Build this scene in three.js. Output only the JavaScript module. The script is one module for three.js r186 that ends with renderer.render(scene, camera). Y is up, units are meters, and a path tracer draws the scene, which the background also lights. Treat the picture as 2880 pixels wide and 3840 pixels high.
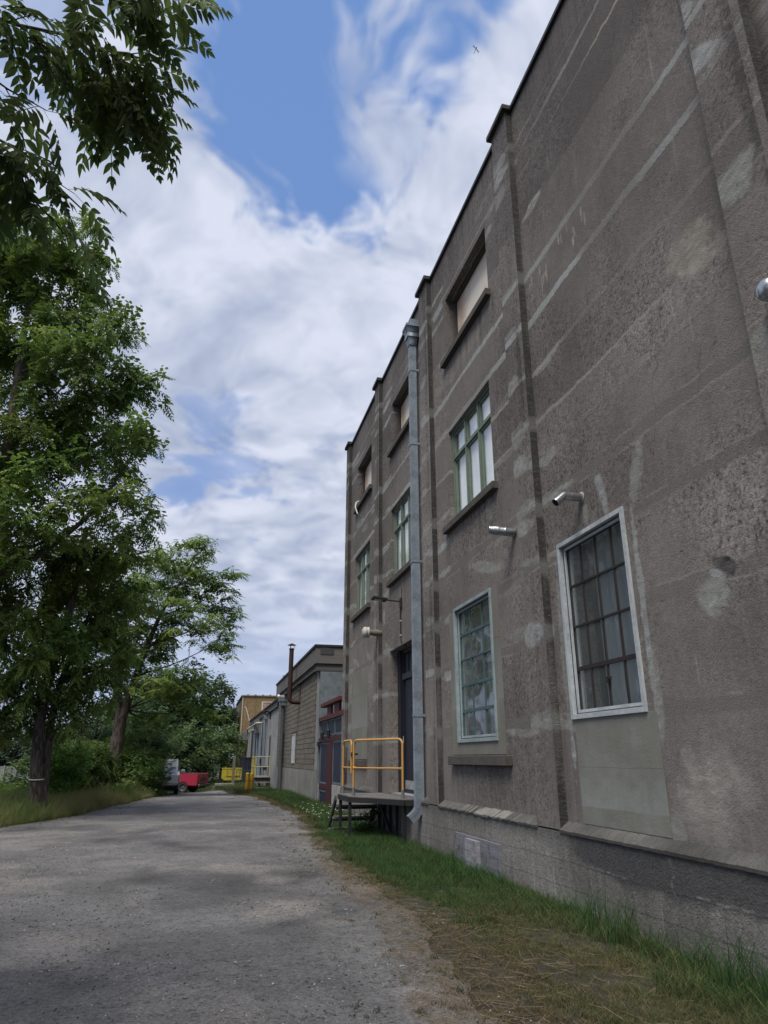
import * as THREE from 'three';
import { mergeGeometries } from 'three/addons/utils/BufferGeometryUtils.js';
import { RoundedBoxGeometry } from 'three/addons/geometries/RoundedBoxGeometry.js';

// ---------------------------------------------------------------- camera, sky, sun, exposure
const scene = new THREE.Scene();
const camera = new THREE.PerspectiveCamera(72.9, 0.75, 0.1, 900);
camera.position.set(0, 1.62, 0);
camera.rotation.order = 'YXZ';
camera.rotation.y = THREE.MathUtils.degToRad(-13.8);
camera.rotation.x = THREE.MathUtils.degToRad(19.58);
const renderer = new THREE.WebGLRenderer({ antialias: true });
renderer.toneMapping = THREE.LinearToneMapping;
renderer.toneMappingExposure = 1.12;
renderer.shadowMap.enabled = true;

const sun = new THREE.DirectionalLight(new THREE.Color(1, 0.93, 0.82), 3.6);
sun.position.set(-32, 92, 24);
sun.target.position.set(0, 0, -20);
sun.castShadow = true; sun.shadow.radius = 55;
sun.shadow.camera.left = -60; sun.shadow.camera.right = 60; sun.shadow.camera.top = 60; sun.shadow.camera.bottom = -60; sun.shadow.camera.far = 300;
scene.add(sun, sun.target);

// ---------------------------------------------------------------- random numbers and noise
function mulberry(s) { return () => { s = (s + 0x6d2b79f5) | 0; let t = Math.imul(s ^ (s >>> 15), 1 | s); t = (t + Math.imul(t ^ (t >>> 7), 61 | t)) ^ t; return ((t ^ (t >>> 14)) >>> 0) / 4294967296; }; }
const NT = new Float32Array(65536); { const r = mulberry(7); for (let i = 0; i < 65536; i++) NT[i] = r(); }
function vn(x, y, px = 256, py = 256) {           // value noise 0..1, periodic in px, py
  const ix = Math.floor(x), iy = Math.floor(y); let fx = x - ix, fy = y - iy;
  fx = fx * fx * (3 - 2 * fx); fy = fy * fy * (3 - 2 * fy);
  const x0 = ((ix % px) + px) % px & 255, x1 = (((ix + 1) % px) + px) % px & 255, y0 = (((iy % py) + py) % py & 255) << 8, y1 = ((((iy + 1) % py) + py) % py & 255) << 8;
  const a = NT[y0 + x0], b = NT[y0 + x1], c = NT[y1 + x0], d = NT[y1 + x1];
  return a + (b - a) * fx + (c - a + (a - b - c + d) * fx) * fy;
}
function fbm(x, y, o = 4) { let s = 0, a = 0.5, n = 0; for (let i = 0; i < o; i++) { s += a * vn(x + i * 17.3, y + i * 9.1); n += a; a *= 0.5; x *= 2.03; y *= 2.03; } return s / n; }
const sst = (a, b, x) => { const t = Math.min(1, Math.max(0, (x - a) / (b - a))); return t * t * (3 - 2 * t); };
const mix = (a, b, t) => a + (b - a) * t;
const clamp = (x, a = 0, b = 1) => Math.min(b, Math.max(a, x));
const enc = (v) => Math.round(255 * (v <= 0.0031308 ? 12.92 * Math.max(0, v) : 1.055 * Math.pow(Math.min(1, v), 1 / 2.4) - 0.055));
const lin = (r, g, b) => new THREE.Color().setRGB(r, g, b);

// ---------------------------------------------------------------- sky: broken cloud with blue gaps
{
  const W = 2048, H = 1024, d = new Float32Array(W * H * 4);
  // gaps of open sky and thick banks, as directions on the sky with a width and a strength
  const spots = [[0.026,0.771,-0.636,0.008,-0.50],[-0.025,0.791,-0.612,0.006,-0.34],[0.173,0.820,-0.545,0.007,-0.48],[0.228,0.770,-0.596,0.005,-0.42],[0.109,0.760,-0.640,0.005,-0.25],[0.111,0.791,-0.602,0.0025,0.34],[0.302,0.781,-0.547,0.018,0.30],[-0.075,0.634,-0.770,0.030,0.22],[0.067,0.612,-0.788,0.030,0.15],[-0.192,0.704,-0.684,0.004,-0.14],[-0.045,0.351,-0.935,0.003,-0.30],[-0.028,0.278,-0.960,0.006,0.25],[0.095,0.664,-0.742,0.003,-0.12],[-0.084,0.769,-0.633,0.004,0.30],[0.095,0.719,-0.688,0.004,-0.15]];
  for (const s of spots) { const l = Math.hypot(s[0], s[1], s[2]); s[0] /= l; s[1] /= l; s[2] /= l; }
  for (let j = 0; j < H; j++) {
    const el = ((j + 0.5) / H - 0.5) * Math.PI, y = Math.sin(el), ce = Math.cos(el);
    for (let i = 0; i < W; i++) {
      const ph = ((i + 0.5) / W - 0.5) * 2 * Math.PI, x = Math.cos(ph) * ce, z = Math.sin(ph) * ce, o = (j * W + i) * 4;
      if (y < -0.03) { d[o] = 0.16; d[o + 1] = 0.17; d[o + 2] = 0.15; d[o + 3] = 1; continue; }
      const k = 1 / (Math.max(y, 0) + 0.16), u = x * k * 2.1 + 40, v = z * k * 2.1 + 40;
      const w1 = fbm(u * 1.3 + 5, v * 1.3, 4) - 0.5, w2 = fbm(u * 1.3 + 55, v * 1.3 + 31, 4) - 0.5;
      const uu = u + w1 * 0.55, vv = v + w2 * 0.55;
      const big = fbm(uu * 0.8 + 11, vv * 0.8 + 3, 3), fine = fbm(uu * 3.1, vv * 3.1, 6), wisp = fbm(uu * 8 + 70 + w2 * 3, vv * 8 + w1 * 3, 5);
      let cov = 0.74, gap = 0;
      for (const s of spots) { const c = x * s[0] + y * s[1] + z * s[2]; if (c > 0.6) { const q = s[4] * Math.exp(-(1 - c) / s[3]); cov += q; if (q < 0) gap -= q; } }
      gap = clamp(gap * 2.6 + sst(0.62, 0.8, fbm(u * 0.5 + 200, v * 0.5, 3)) * 0.8);
      const tiny = fbm(uu * 19 + w1 * 9, vv * 19 + 60 + w2 * 9, 4);
      const dens = cov + (big - 0.5) * 0.55 + (fine - 0.5) * 0.95 + (wisp - 0.5) * 0.42 + (tiny - 0.5) * 0.22;
      let a = sst(0.30, 0.62, dens);
      a = Math.max(a, 0.62 * (1 - gap) * (0.7 + 0.6 * fine));
      { const wr = fbm(uu * 4.2 + w2 * 2.5 + 140, vv * 4.2 - w1 * 2.5 + 77, 6), wm = fbm(u * 1.9 + 61, v * 1.9 + 17, 3); a = Math.max(a, 0.85 * sst(0.46, 0.68, wr * 0.7 + tiny * 0.3) * sst(0.38, 0.60, wm)); }
      const puff = fbm(uu * 5.2 + 9, vv * 5.2 + 4, 5), thick = fbm(uu * 1.6 + 91, vv * 1.6 + 7, 4);
      // cloud brightness: bright thin edges and tops, greyer thick undersides
      const t = clamp(0.64 + (puff - 0.5) * 1.5 - (thick - 0.45) * 0.9 + (tiny - 0.5) * 0.35 - sst(0.75, 1.25, dens) * 0.18);
      const cr = mix(0.31, 0.64, t), cg = mix(0.37, 0.68, t), cb = mix(0.52, 0.80, t);
      const hz = Math.pow(1 - clamp(y), 3.2);
      let br = mix(0.145, 0.36, hz), bg = mix(0.262, 0.465, hz), bb = mix(0.55, 0.74, hz);
      a *= 1 - 0.55 * sst(0.22, 0.02, y);
      const hzc = sst(0.30, 0.0, y) * 0.65;
      const q = [mix(br, cr, a), mix(bg, cg, a), mix(bb, cb, a)];
      d[o] = mix(q[0], 0.46, hzc); d[o + 1] = mix(q[1], 0.54, hzc); d[o + 2] = mix(q[2], 0.71, hzc); d[o + 3] = 1;
    }
  }
  const t = new THREE.DataTexture(d, W, H, THREE.RGBAFormat, THREE.FloatType);
  t.mapping = THREE.EquirectangularReflectionMapping; t.magFilter = THREE.LinearFilter; t.minFilter = THREE.LinearFilter; t.wrapS = THREE.RepeatWrapping; t.needsUpdate = true;
  scene.background = t; scene.environment = t;
}

// ---------------------------------------------------------------- textures and materials
function tex(w, h, f, { srgb = true, wrap = true } = {}) {      // f(x, y) -> [r,g,b] linear 0..1 (or one number)
  const d = new Uint8Array(w * h * 4);
  for (let j = 0; j < h; j++) for (let i = 0; i < w; i++) {
    const c = f(i, j), o = (j * w + i) * 4;
    if (typeof c === 'number') { d[o] = d[o + 1] = d[o + 2] = clamp(c) * 255; } else { d[o] = enc(c[0]); d[o + 1] = enc(c[1]); d[o + 2] = enc(c[2]); }
    d[o + 3] = 255;
  }
  const t = new THREE.DataTexture(d, w, h, THREE.RGBAFormat, THREE.UnsignedByteType);
  t.magFilter = THREE.LinearFilter; t.minFilter = THREE.LinearMipmapLinearFilter; t.generateMipmaps = true;
  t.wrapS = t.wrapT = wrap ? THREE.RepeatWrapping : THREE.ClampToEdgeWrapping;
  if (srgb) t.colorSpace = THREE.SRGBColorSpace;
  t.needsUpdate = true; return t;
}
function rep(t, sx, sy, ch = 0) { const c = t.clone(); c.repeat.set(sx, sy); c.channel = ch; c.needsUpdate = true; return c; }
const mat = (c, r = 0.8, o = {}) => new THREE.MeshStandardMaterial({ color: c, roughness: r, ...o });

// pebbly exposed aggregate relief, 1 m tile, 1024 px
const pebble = tex(1024, 1024, (i, j) => {
  const u = i / 1024, v = j / 1024;
  const a = vn(u * 64, v * 64, 64, 64), b = vn(u * 128 + 3, v * 128, 128, 128), c = vn(u * 256, v * 256 + 9, 256, 256), l = vn(u * 8, v * 8, 8, 8);
  let h = 0.45 + (a - 0.5) * 0.35 + (b - 0.5) * 0.55 + (c - 0.5) * 0.4;
  const pit = vn(u * 90 + 40, v * 90 + 10, 90, 90); if (pit > 0.86) h -= (pit - 0.86) * 4;
  return clamp(h);
}, { srgb: false });
const smooth = tex(512, 512, (i, j) => { const u = i / 512, v = j / 512; return 0.5 + (vn(u * 8, v * 8, 8, 8) - 0.5) * 0.5 + (vn(u * 32, v * 32, 32, 32) - 0.5) * 0.25 + (vn(u * 128, v * 128, 128, 128) - 0.5) * 0.25; }, { srgb: false });
// grain colour multipliers used on many plain materials (mottled, near white)
const mottle = tex(512, 512, (i, j) => { const u = i / 512, v = j / 512; const g = 0.74 + (vn(u * 6, v * 6, 6, 6) - 0.5) * 0.28 + (vn(u * 24, v * 24, 24, 24) - 0.5) * 0.2 + (vn(u * 128, v * 128, 128, 128) - 0.5) * 0.18; return [g, g * 0.99, g * 0.97]; });
const woodTex = tex(512, 512, (i, j) => { const u = i / 512, v = j / 512; const w = vn(u * 2, v * 32, 2, 32) * 0.5 + vn(u * 6, v * 96, 6, 96) * 0.5; const g = 0.55 + w * 0.4 + (vn(u * 64, v * 64, 64, 64) - 0.5) * 0.12; return [g, g * 0.98, g * 0.95]; });
const wear = (c, r = 0.7, o = {}) => mat(c, r, { map: mottle, bumpMap: smooth, bumpScale: 0.002, ...o });

// ---------------------------------------------------------------- object helpers
const used = {};
const numbered = (n) => { used[n] = (used[n] || 0) + 1; return used[n] === 1 ? n : n + '_' + String(used[n] - 1).padStart(3, '0'); };
function tag(o, label, category, group) { if (label) o.userData.label = label; if (category) o.userData.category = category; if (group) o.userData.group = group; return o; }
function thing(name, label, category, pos = [0, 0, 0], turn = 0, group) { const g = new THREE.Group(); g.name = numbered(name); g.position.set(...pos); g.rotation.y = turn; scene.add(g); return tag(g, label, category, group); }
function part(name, geo, m, parent, kind) { if (Array.isArray(geo)) geo = merge(geo); const o = new THREE.Mesh(geo, m); o.name = name; o.castShadow = o.receiveShadow = true; (parent || scene).add(o); if (kind) o.userData.kind = kind; return o; }
function inst(name, geo, m, list, parent, kind, colors) {     // list of Matrix4
  const o = new THREE.InstancedMesh(geo, m, list.length); list.forEach((q, i) => o.setMatrixAt(i, q));
  if (colors) list.forEach((_, i) => o.setColorAt(i, colors[i]));
  o.name = name; o.castShadow = o.receiveShadow = true; (parent || scene).add(o); if (kind) o.userData.kind = kind; return o;
}
function merge(list) { const l = list.map((g) => { let q = g.index ? g.toNonIndexed() : g; for (const n of Object.keys(q.attributes)) if (!['position', 'normal', 'uv', 'uv1'].includes(n)) q.deleteAttribute(n); if (!q.attributes.uv) q.setAttribute('uv', new THREE.BufferAttribute(new Float32Array(q.attributes.position.count * 2), 2)); q.deleteAttribute('uv1'); return q; }); return mergeGeometries(l, false); }
const V = (x, y, z) => new THREE.Vector3(x, y, z);
// axis-aligned box from corners, uv in metres
function box(x0, x1, y0, y1, z0, z1, r = 0) {
  const w = Math.abs(x1 - x0), h = Math.abs(y1 - y0), d = Math.abs(z1 - z0);
  const g = r ? new RoundedBoxGeometry(w, h, d, 1, Math.min(r, w / 2.2, h / 2.2, d / 2.2)) : new THREE.BoxGeometry(w, h, d);
  g.translate((x0 + x1) / 2, (y0 + y1) / 2, (z0 + z1) / 2); return boxuv(g);
}
function boxuv(g) {                                            // uv in metres by the dominant axis of the normal
  if (g.index) g = g.toNonIndexed();
  const p = g.attributes.position, n = g.attributes.normal, uv = new Float32Array(p.count * 2);
  for (let i = 0; i < p.count; i++) {
    const ax = Math.abs(n.getX(i)), ay = Math.abs(n.getY(i)), az = Math.abs(n.getZ(i));
    if (ay >= ax && ay >= az) { uv[2 * i] = p.getX(i); uv[2 * i + 1] = p.getZ(i); } else if (ax >= az) { uv[2 * i] = p.getZ(i); uv[2 * i + 1] = p.getY(i); } else { uv[2 * i] = p.getX(i); uv[2 * i + 1] = p.getY(i); }
  }
  g.setAttribute('uv', new THREE.BufferAttribute(uv, 2)); return g;
}
const fb = (a0, a1, y0, y1, x0, x1, r) => box(x0, x1, y0, y1, -a1, -a0, r);   // a runs along the wall, away from the camera
function bar(p, q, r0, r1 = r0, seg = 8) {                     // tapered round bar
  const d = q.clone().sub(p), L = d.length(), g = new THREE.CylinderGeometry(r1, r0, L, seg, 1);
  g.applyQuaternion(new THREE.Quaternion().setFromUnitVectors(V(0, 1, 0), d.normalize())); g.translate((p.x + q.x) / 2, (p.y + q.y) / 2, (p.z + q.z) / 2); return g;
}
function beam(p, q, w, h) {                                    // square bar
  const d = q.clone().sub(p), L = d.length(), m = new THREE.Matrix4().lookAt(p, q, Math.abs(d.y / L) > 0.95 ? V(1, 0, 0) : V(0, 1, 0)), g = boxuv(new THREE.BoxGeometry(w, h, L));
  g.applyMatrix4(m); g.translate((p.x + q.x) / 2, (p.y + q.y) / 2, (p.z + q.z) / 2); return g;
}
function pipe(pts, r, seg = 8, div = 24, closed = false) { return new THREE.TubeGeometry(new THREE.CatmullRomCurve3(pts, closed, 'catmullrom', 0.1), div, r, seg, closed); }
function cornered(pts, r) {                                    // round off the corners of a polyline
  const o = [pts[0]];
  for (let i = 1; i < pts.length - 1; i++) { const a = pts[i - 1].clone().sub(pts[i]).setLength(r), b = pts[i + 1].clone().sub(pts[i]).setLength(r); for (let k = 0; k <= 6; k++) { const t = k / 6, A = pts[i].clone().addScaledVector(a, 1 - t), B = pts[i].clone().addScaledVector(b, t); o.push(A.lerp(B, t)); } }
  o.push(pts[pts.length - 1]); return o;
}
function poly(pts, r, seg = 10) {                              // tube through a polyline, one straight piece per step
  const path = new THREE.CurvePath(); for (let i = 0; i < pts.length - 1; i++) if (pts[i].distanceTo(pts[i + 1]) > 1e-4) path.add(new THREE.LineCurve3(pts[i], pts[i + 1]));
  const n = path.curves.length, L = path.getCurveLengths(), T = L[n - 1], us = [0, ...L.map((l) => l / T)];
  // sample exactly at the joints
  class C extends THREE.Curve { getPoint(t) { const s = t * n, i = Math.min(n - 1, Math.floor(s)); return path.curves[i].getPoint(s - i); } getPointAt(t) { return this.getPoint(t); } getTangentAt(t) { return this.getTangent(t); } getTangent(t) { const e = 0.15 / n; return this.getPoint(Math.min(1, t + e)).sub(this.getPoint(Math.max(0, t - e))).normalize(); } }
  return new THREE.TubeGeometry(new C(), n, r, seg, false);
}
const gy = (x, a) => dip(a) - 0.022 * Math.max(0, Math.min(a, 66) - 45) * sst(1.4, -0.4, x);
const dip = (a) => { const t = a - 32; return t <= 0 ? 0 : -0.02 * t * sst(0, 8, t); };

// ================================================================ THE CONCRETE BUILDING
const WX = 4.2, PX = 4.095, FY0 = -0.4, FY1 = 12.4;               // bay wall face, pilaster and plinth face
const PIL = [[3.42, 4.05], [8.07, 8.68], [12.62, 13.24], [17.27, 17.8], [21.72, 22.2]];
const LIFT = [11.2, 10.9, 10.43, 9.52, 8.51, 7.73, 6.88, 6.09, 5.55, 4.9, 4.07, 3.12, 2.05];
const inPil = (a) => PIL.find((p) => a > p[0] && a < p[1]);
// trowelled smears and patches: [a, y, half length, half height, tilt, strength, tone 0 grey-green 1 pale blue-grey 2 yellowish 3 dark]
const SMEAR = [
  [10.2, 4.55, 0.85, 0.10, 0.26, 1, 0], [6.62, 4.5, 0.09, 0.33, -0.25, 0.9, 1], [5.92, 4.5, 0.10, 0.38, 0.4, 0.8, 0], [4.62, 6.28, 0.34, 0.26, 0, 0.8, 2], [4.42, 6.05, 0.3, 0.1, 0, 0.6, 2],
  [3.75, 6.38, 0.36, 0.2, 0, 0.95, 0], [3.85, 7.98, 0.3, 0.14, 0.3, 1, 1], [3.95, 8.7, 0.2, 0.1, 0.3, 0.9, 1], [3.8, 4.72, 0.2, 0.22, 0, 0.6, 0], [8.4, 5.62, 0.28, 0.13, 0.2, 0.9, 0], [8.38, 4.66, 0.27, 0.13, 0.1, 1, 0],
  [7.0, 4.42, 0.06, 0.16, 0, 0.8, 0], [5.05, 2.96, 0.21, 0.19, 0, 1.2, 0], [4.86, 3.18, 0.19, 0.085, 0.6, 1.3, 3], [5.0, 3.14, 0.09, 0.04, 0.3, 1, 1], [5.5, 1.42, 0.5, 0.36, 0, 1.15, 4], [5.6, 1.12, 0.42, 0.22, 0, 0.9, 4],
  [6.10, 3.1, 0.055, 1.15, 0, 0.9, 1], [6.06, 2.2, 0.08, 0.5, 0.05, 0.8, 0], [7.84, 3.0, 0.07, 1.1, 0, 0.8, 0], [7.8, 1.8, 0.05, 0.35, 0, 0.8, 1], [6.0, 1.0, 0.12, 0.12, 0, 0.8, 0],
  [9.9, 5.45, 0.22, 0.2, 0.3, 0.5, 1], [20.6, 4.32, 0.5, 0.1, 0.3, 0.9, 0], [18.9, 4.3, 0.3, 0.1, 0.3, 0.8, 0], [18.0, 5.05, 0.14, 0.2, 0.2, 0.8, 1], [17.1, 5.0, 0.14, 0.2, -0.2, 0.8, 1], [17.9, 3.95, 0.45, 0.16, 0.3, 0.9, 0], [16.75, 4.2, 0.35, 0.12, 0.5, 0.8, 0], [18.3, 2.6, 0.3, 0.14, 0.2, 0.8, 0], [21.4, 3.6, 0.3, 0.2, 0, 0.7, 0], [21.5, 2.5, 0.3, 0.15, 0, 0.7, 1], [20.2, 8.6, 0.6, 0.14, 0.1, 0.7, 1], [19.6, 8.2, 0.5, 0.1, 0.1, 0.6, 0], [11.8, 8.9, 0.8, 0.16, 0.15, 0.4, 2], [10.4, 8.9, 0.8, 0.2, 0, 0.4, 2],
];
{
  const r = mulberry(31);
  for (let p = 0; p < 5; p++) for (const y of LIFT) {            // repairs at the construction joints round every pilaster
    if (r() < 0.9 && p) SMEAR.push([(PIL[p][0] + PIL[p][1]) / 2 + (r() - 0.5) * 0.2, y - 0.05 + r() * 0.15, 0.28 + r() * 0.15, 0.07 + r() * 0.09, (r() - 0.5) * 0.3, 0.5 + r() * 0.5, r() < 0.5 ? 0 : 1]);
    if (p && r() < 0.8) SMEAR.push([PIL[p][0] - 0.25 - r() * 0.5, y + (r() - 0.5) * 0.2, 0.25 + r() * 0.5, 0.04 + r() * 0.06, (r() - 0.5) * 0.2, 0.6 + r() * 0.6, r() < 0.6 ? 0 : 1]);
    if (p > 0 && r() < 0.8) SMEAR.push([PIL[p][1] + 0.25 + r() * 0.5, y + (r() - 0.5) * 0.3, 0.2 + r() * 0.5, 0.04 + r() * 0.06, (r() - 0.5) * 0.3, 0.4 + r() * 0.4, r() < 0.6 ? 0 : 1]);
  }
  for (let i = 0; i < 16; i++) SMEAR.push([6.2 + r() * 1.8, 8.05 + r() * 0.35 + i * 0.003, 0.014 + r() * 0.018, 0.05 + r() * 0.11, 0, 0.9, 2]);
  for (let i = 0; i < 40; i++) SMEAR.push([4.2 + r() * 17, 1 + r() * 10, 0.012 + r() * 0.012, 0.08 + r() * 0.22, 0, 0.5, 2]);
}
const TONE = [[0.275, 0.286, 0.264], [0.325, 0.345, 0.345], [0.325, 0.302, 0.258], [0.055, 0.052, 0.05], [0.285, 0.262, 0.240]];
const RUNS = [[9.56, 12.08, 1.52, 0.6, 0.35], [9.5, 12.0, 5.65, 0.9, 0.4], [9.33, 11.85, 9.2, 1.1, 0.45], [14.05, 16.5, 5.65, 0.9, 0.4], [13.98, 16.38, 9.16, 1, 0.45], [18.65, 21.1, 5.6, 0.9, 0.4], [18.5, 20.9, 9.1, 1, 0.45], [3, 22.3, 11.95, 1.6, 0.35], [6.2, 7.8, 2.06, 0.01, 0]];
const JOINT = [[0.012, 0.7, 2], [0.034, 0.55, 0], [0.014, 0.75, 2], [0.010, 0.45, 2], [0.040, 0.8, 1], [0.055, 0.9, 1], [0.030, 0.65, 2], [0.028, 0.65, 0], [0.012, 0.3, 0], [0.075, 0.7, 3], [0.07, 0.75, 3], [0.075, 0.6, 3], [0.07, 0.7, 3]];
const COURSE = [0.86, 0.92, 0.88, 0.84, 1.10, 1.0, 0.94, 0.86, 1.02, 1.0, 1.02, 1.06, 1.02, 0.98];
function wallColor(a, y, near) {
  const g1 = fbm(a * 0.55 + 3, y * 0.5 + 8, 4), g2 = fbm(a * 2.6 + 20, y * 2.4, 3), st = vn(a * 17, y * 0.9 + 5) * 0.6 + vn(a * 41, y * 1.6) * 0.4;
  let k = clamp(0.5 + (g1 - 0.5) * 1.7 + (g2 - 0.5) * 0.5 + (st - 0.5) * 0.22);
  let r = mix(0.106, 0.200, k), g = mix(0.093, 0.180, k), b = mix(0.086, 0.168, k);
  // courses cast at different times differ a little
  let ci = 0; while (ci < LIFT.length && y < LIFT[ci]) ci++;
  const ct = COURSE[ci] * (0.95 + 0.1 * NT[ci * 37 + 5 + Math.floor(a / 4.5) * 50 + (inPil(a) ? 400 : 0)]); r *= ct; g *= ct; b *= ct;
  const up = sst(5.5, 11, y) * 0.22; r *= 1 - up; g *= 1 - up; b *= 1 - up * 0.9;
  // exposed stones and pits
  const sp = vn(a * 75, y * 75), sp2 = vn(a * 120 + 9, y * 120), rough = sst(0.38, 0.62, fbm(a * 0.9 + 60, y * 0.8 + 13, 3));
  const sp3 = vn(a * 38 + 3, y * 38), sp4 = vn(a * 16 + 8, y * 16); const e = 1 + ((sp - 0.5) * 0.55 + (sp2 - 0.5) * 0.4 + (sp3 - 0.5) * 0.5 + (sp4 - 0.5) * 0.22) * (0.45 + 0.75 * rough) - (sp3 < 0.16 ? 0.22 * rough : 0); r *= e; g *= e; b *= e;
  if (sp > 0.9) { const q = 1 + (sp - 0.9) * 3 * rough; r *= q; g *= q; b *= q; }
  // construction joints
  for (let i = 0; i < LIFT.length; i++) {
    const [jw, js, jt] = JOINT[i], yl = LIFT[i] + (vn(a * 0.8 + i * 5.1, i) - 0.5) * 0.05 + (vn(a * 7 + i, i * 9) - 0.5) * 0.03 + (vn(a * 30 + i, i * 5) - 0.5) * 0.018, dy = y - yl;
    if (Math.abs(dy) > 0.4) continue;
    const n = vn(a * 0.9 + i * 7, i * 3.3);
    if (jt === 3) { const h2 = jw * (0.75 + 0.5 * n), q = sst(h2 + 0.02, h2 - 0.02, Math.abs(dy)) * js; r = mix(r, 0.128, q); g = mix(g, 0.121, q); b = mix(b, 0.110, q); const q2 = sst(0.018, 0.005, Math.abs(dy - h2 - 0.008)) * sst(0.35, 0.65, vn(a * 3, i)) + sst(0.02, 0.005, Math.abs(dy + h2 + 0.006)) * sst(0.5, 0.75, vn(a * 4, i + 40)); r = mix(r, 0.24, q2 * 0.55); g = mix(g, 0.225, q2 * 0.55); b = mix(b, 0.20, q2 * 0.55); }
    else { const hw = jw * (0.35 + 1.1 * n), q = Math.min(1, js * 1.18) * sst(hw + 0.014, hw - 0.004, Math.abs(dy)) * (0.25 + 0.75 * sst(0.25, 0.6, vn(a * 0.75 + i * 3.7, i * 2.1 + 8))) * (0.6 + 0.4 * vn(a * 30, y * 40)), T = TONE[jt]; r = mix(r, T[0], q); g = mix(g, T[1], q); b = mix(b, T[2], q); const hl = sst(0.010, 0.003, Math.abs(dy + hw + 0.006)) * 0.35 * sst(0.3, 0.7, vn(a * 2.3, i * 4)); r *= 1 - hl; g *= 1 - hl; b *= 1 - hl; }
  }
  for (const s of near) {
    let da = a - s[0], dy = y - s[1]; const c = Math.cos(s[4]), q = Math.sin(s[4]); const u = (da * c + dy * q) / s[2], v = (-da * q + dy * c) / s[3];
    const w = s[2] * s[3] < 0.006 ? 0.15 : 0.55;
    const d = Math.sqrt(u * u + v * v) + (vn(a * 6 + s[0] * 9, y * 6) - 0.5) * w + (vn(a * 25, y * 25 + s[1]) - 0.5) * w * 0.5; if (d > 1.3) continue;
    const f = sst(1.12, s[6] === 4 ? 0.5 : 0.72, d) * s[5] * (0.35 + 0.75 * vn(a * 11, y * 26)); const T = TONE[s[6]]; const m = 0.8 + 0.4 * vn(a * 9, y * 14 + 3) * vn(a * 22, y * 40);
    r = mix(r, T[0] * m, f); g = mix(g, T[1] * m, f); b = mix(b, T[2] * m, f);
  }
  // grime on pilasters towards their near edge, and soot under the sills
  const p = inPil(a);
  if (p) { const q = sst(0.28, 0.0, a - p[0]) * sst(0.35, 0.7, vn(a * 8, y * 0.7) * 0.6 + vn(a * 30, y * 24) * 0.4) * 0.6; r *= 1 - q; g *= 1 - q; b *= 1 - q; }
  // run-off below the sills and the coping, pale lime runs, hairline cracks
  for (const s of RUNS) { const d = s[2] - y; if (d > 0 && d < s[3] && a > s[0] - 0.1 && a < s[1] + 0.1) { const q = sst(0.42, 0.8, vn(a * 11, s[2] * 5 + y * 0.35) * 0.6 + vn(a * 33, s[2] + y * 0.6) * 0.4) * (1 - d / s[3]) * s[4]; r *= 1 - q; g *= 1 - q; b *= 1 - q; } }
  { const l = sst(0.80, 0.93, vn(a * 23 + 7, y * 0.55 + 3)) * sst(0.5, 0.8, vn(a * 3, y * 0.8)) * 0.35 * vn(a * 60, y * 6); r = mix(r, 0.27, l); g = mix(g, 0.26, l); b = mix(b, 0.235, l); }
  { const c = Math.abs(fbm(a * 0.8 + 300, y * 0.55 + 210, 5) - 0.5); if (c < 0.0035) { const q = (1 - c / 0.0035) * 0.5 * sst(0.45, 0.6, vn(a * 0.7 + 9, y * 0.6)); r *= 1 - q; g *= 1 - q; b *= 1 - q; } }
  { const h = vn(a * 9 + 77, y * 9); const pt = vn(a * 31 + 5, y * 31 + 8); if (pt > 0.93 && h > 0.55) { r *= 0.55; g *= 0.55; b *= 0.55; } }
  if (y < 2.4) { const q = sst(2.4, 0.9, y) * 0.25 * st; r = mix(r, 0.21, q); g = mix(g, 0.206, q); b = mix(b, 0.195, q); }
  return [r, g, b];
}
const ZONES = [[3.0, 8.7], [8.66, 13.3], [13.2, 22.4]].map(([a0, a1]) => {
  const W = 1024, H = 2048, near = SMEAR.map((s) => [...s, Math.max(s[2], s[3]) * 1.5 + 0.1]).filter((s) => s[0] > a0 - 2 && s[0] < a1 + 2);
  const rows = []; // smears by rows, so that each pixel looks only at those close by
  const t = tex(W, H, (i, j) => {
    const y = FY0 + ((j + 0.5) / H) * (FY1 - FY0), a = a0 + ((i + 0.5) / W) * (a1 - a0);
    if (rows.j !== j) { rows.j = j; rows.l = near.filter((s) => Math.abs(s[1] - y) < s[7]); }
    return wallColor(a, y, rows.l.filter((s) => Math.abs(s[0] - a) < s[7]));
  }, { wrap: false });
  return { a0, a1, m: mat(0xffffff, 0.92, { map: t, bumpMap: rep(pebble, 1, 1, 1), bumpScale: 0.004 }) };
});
const zoneOf = (a) => ZONES.find((z) => a < z.a1 - 0.02) || ZONES[2];
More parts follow.
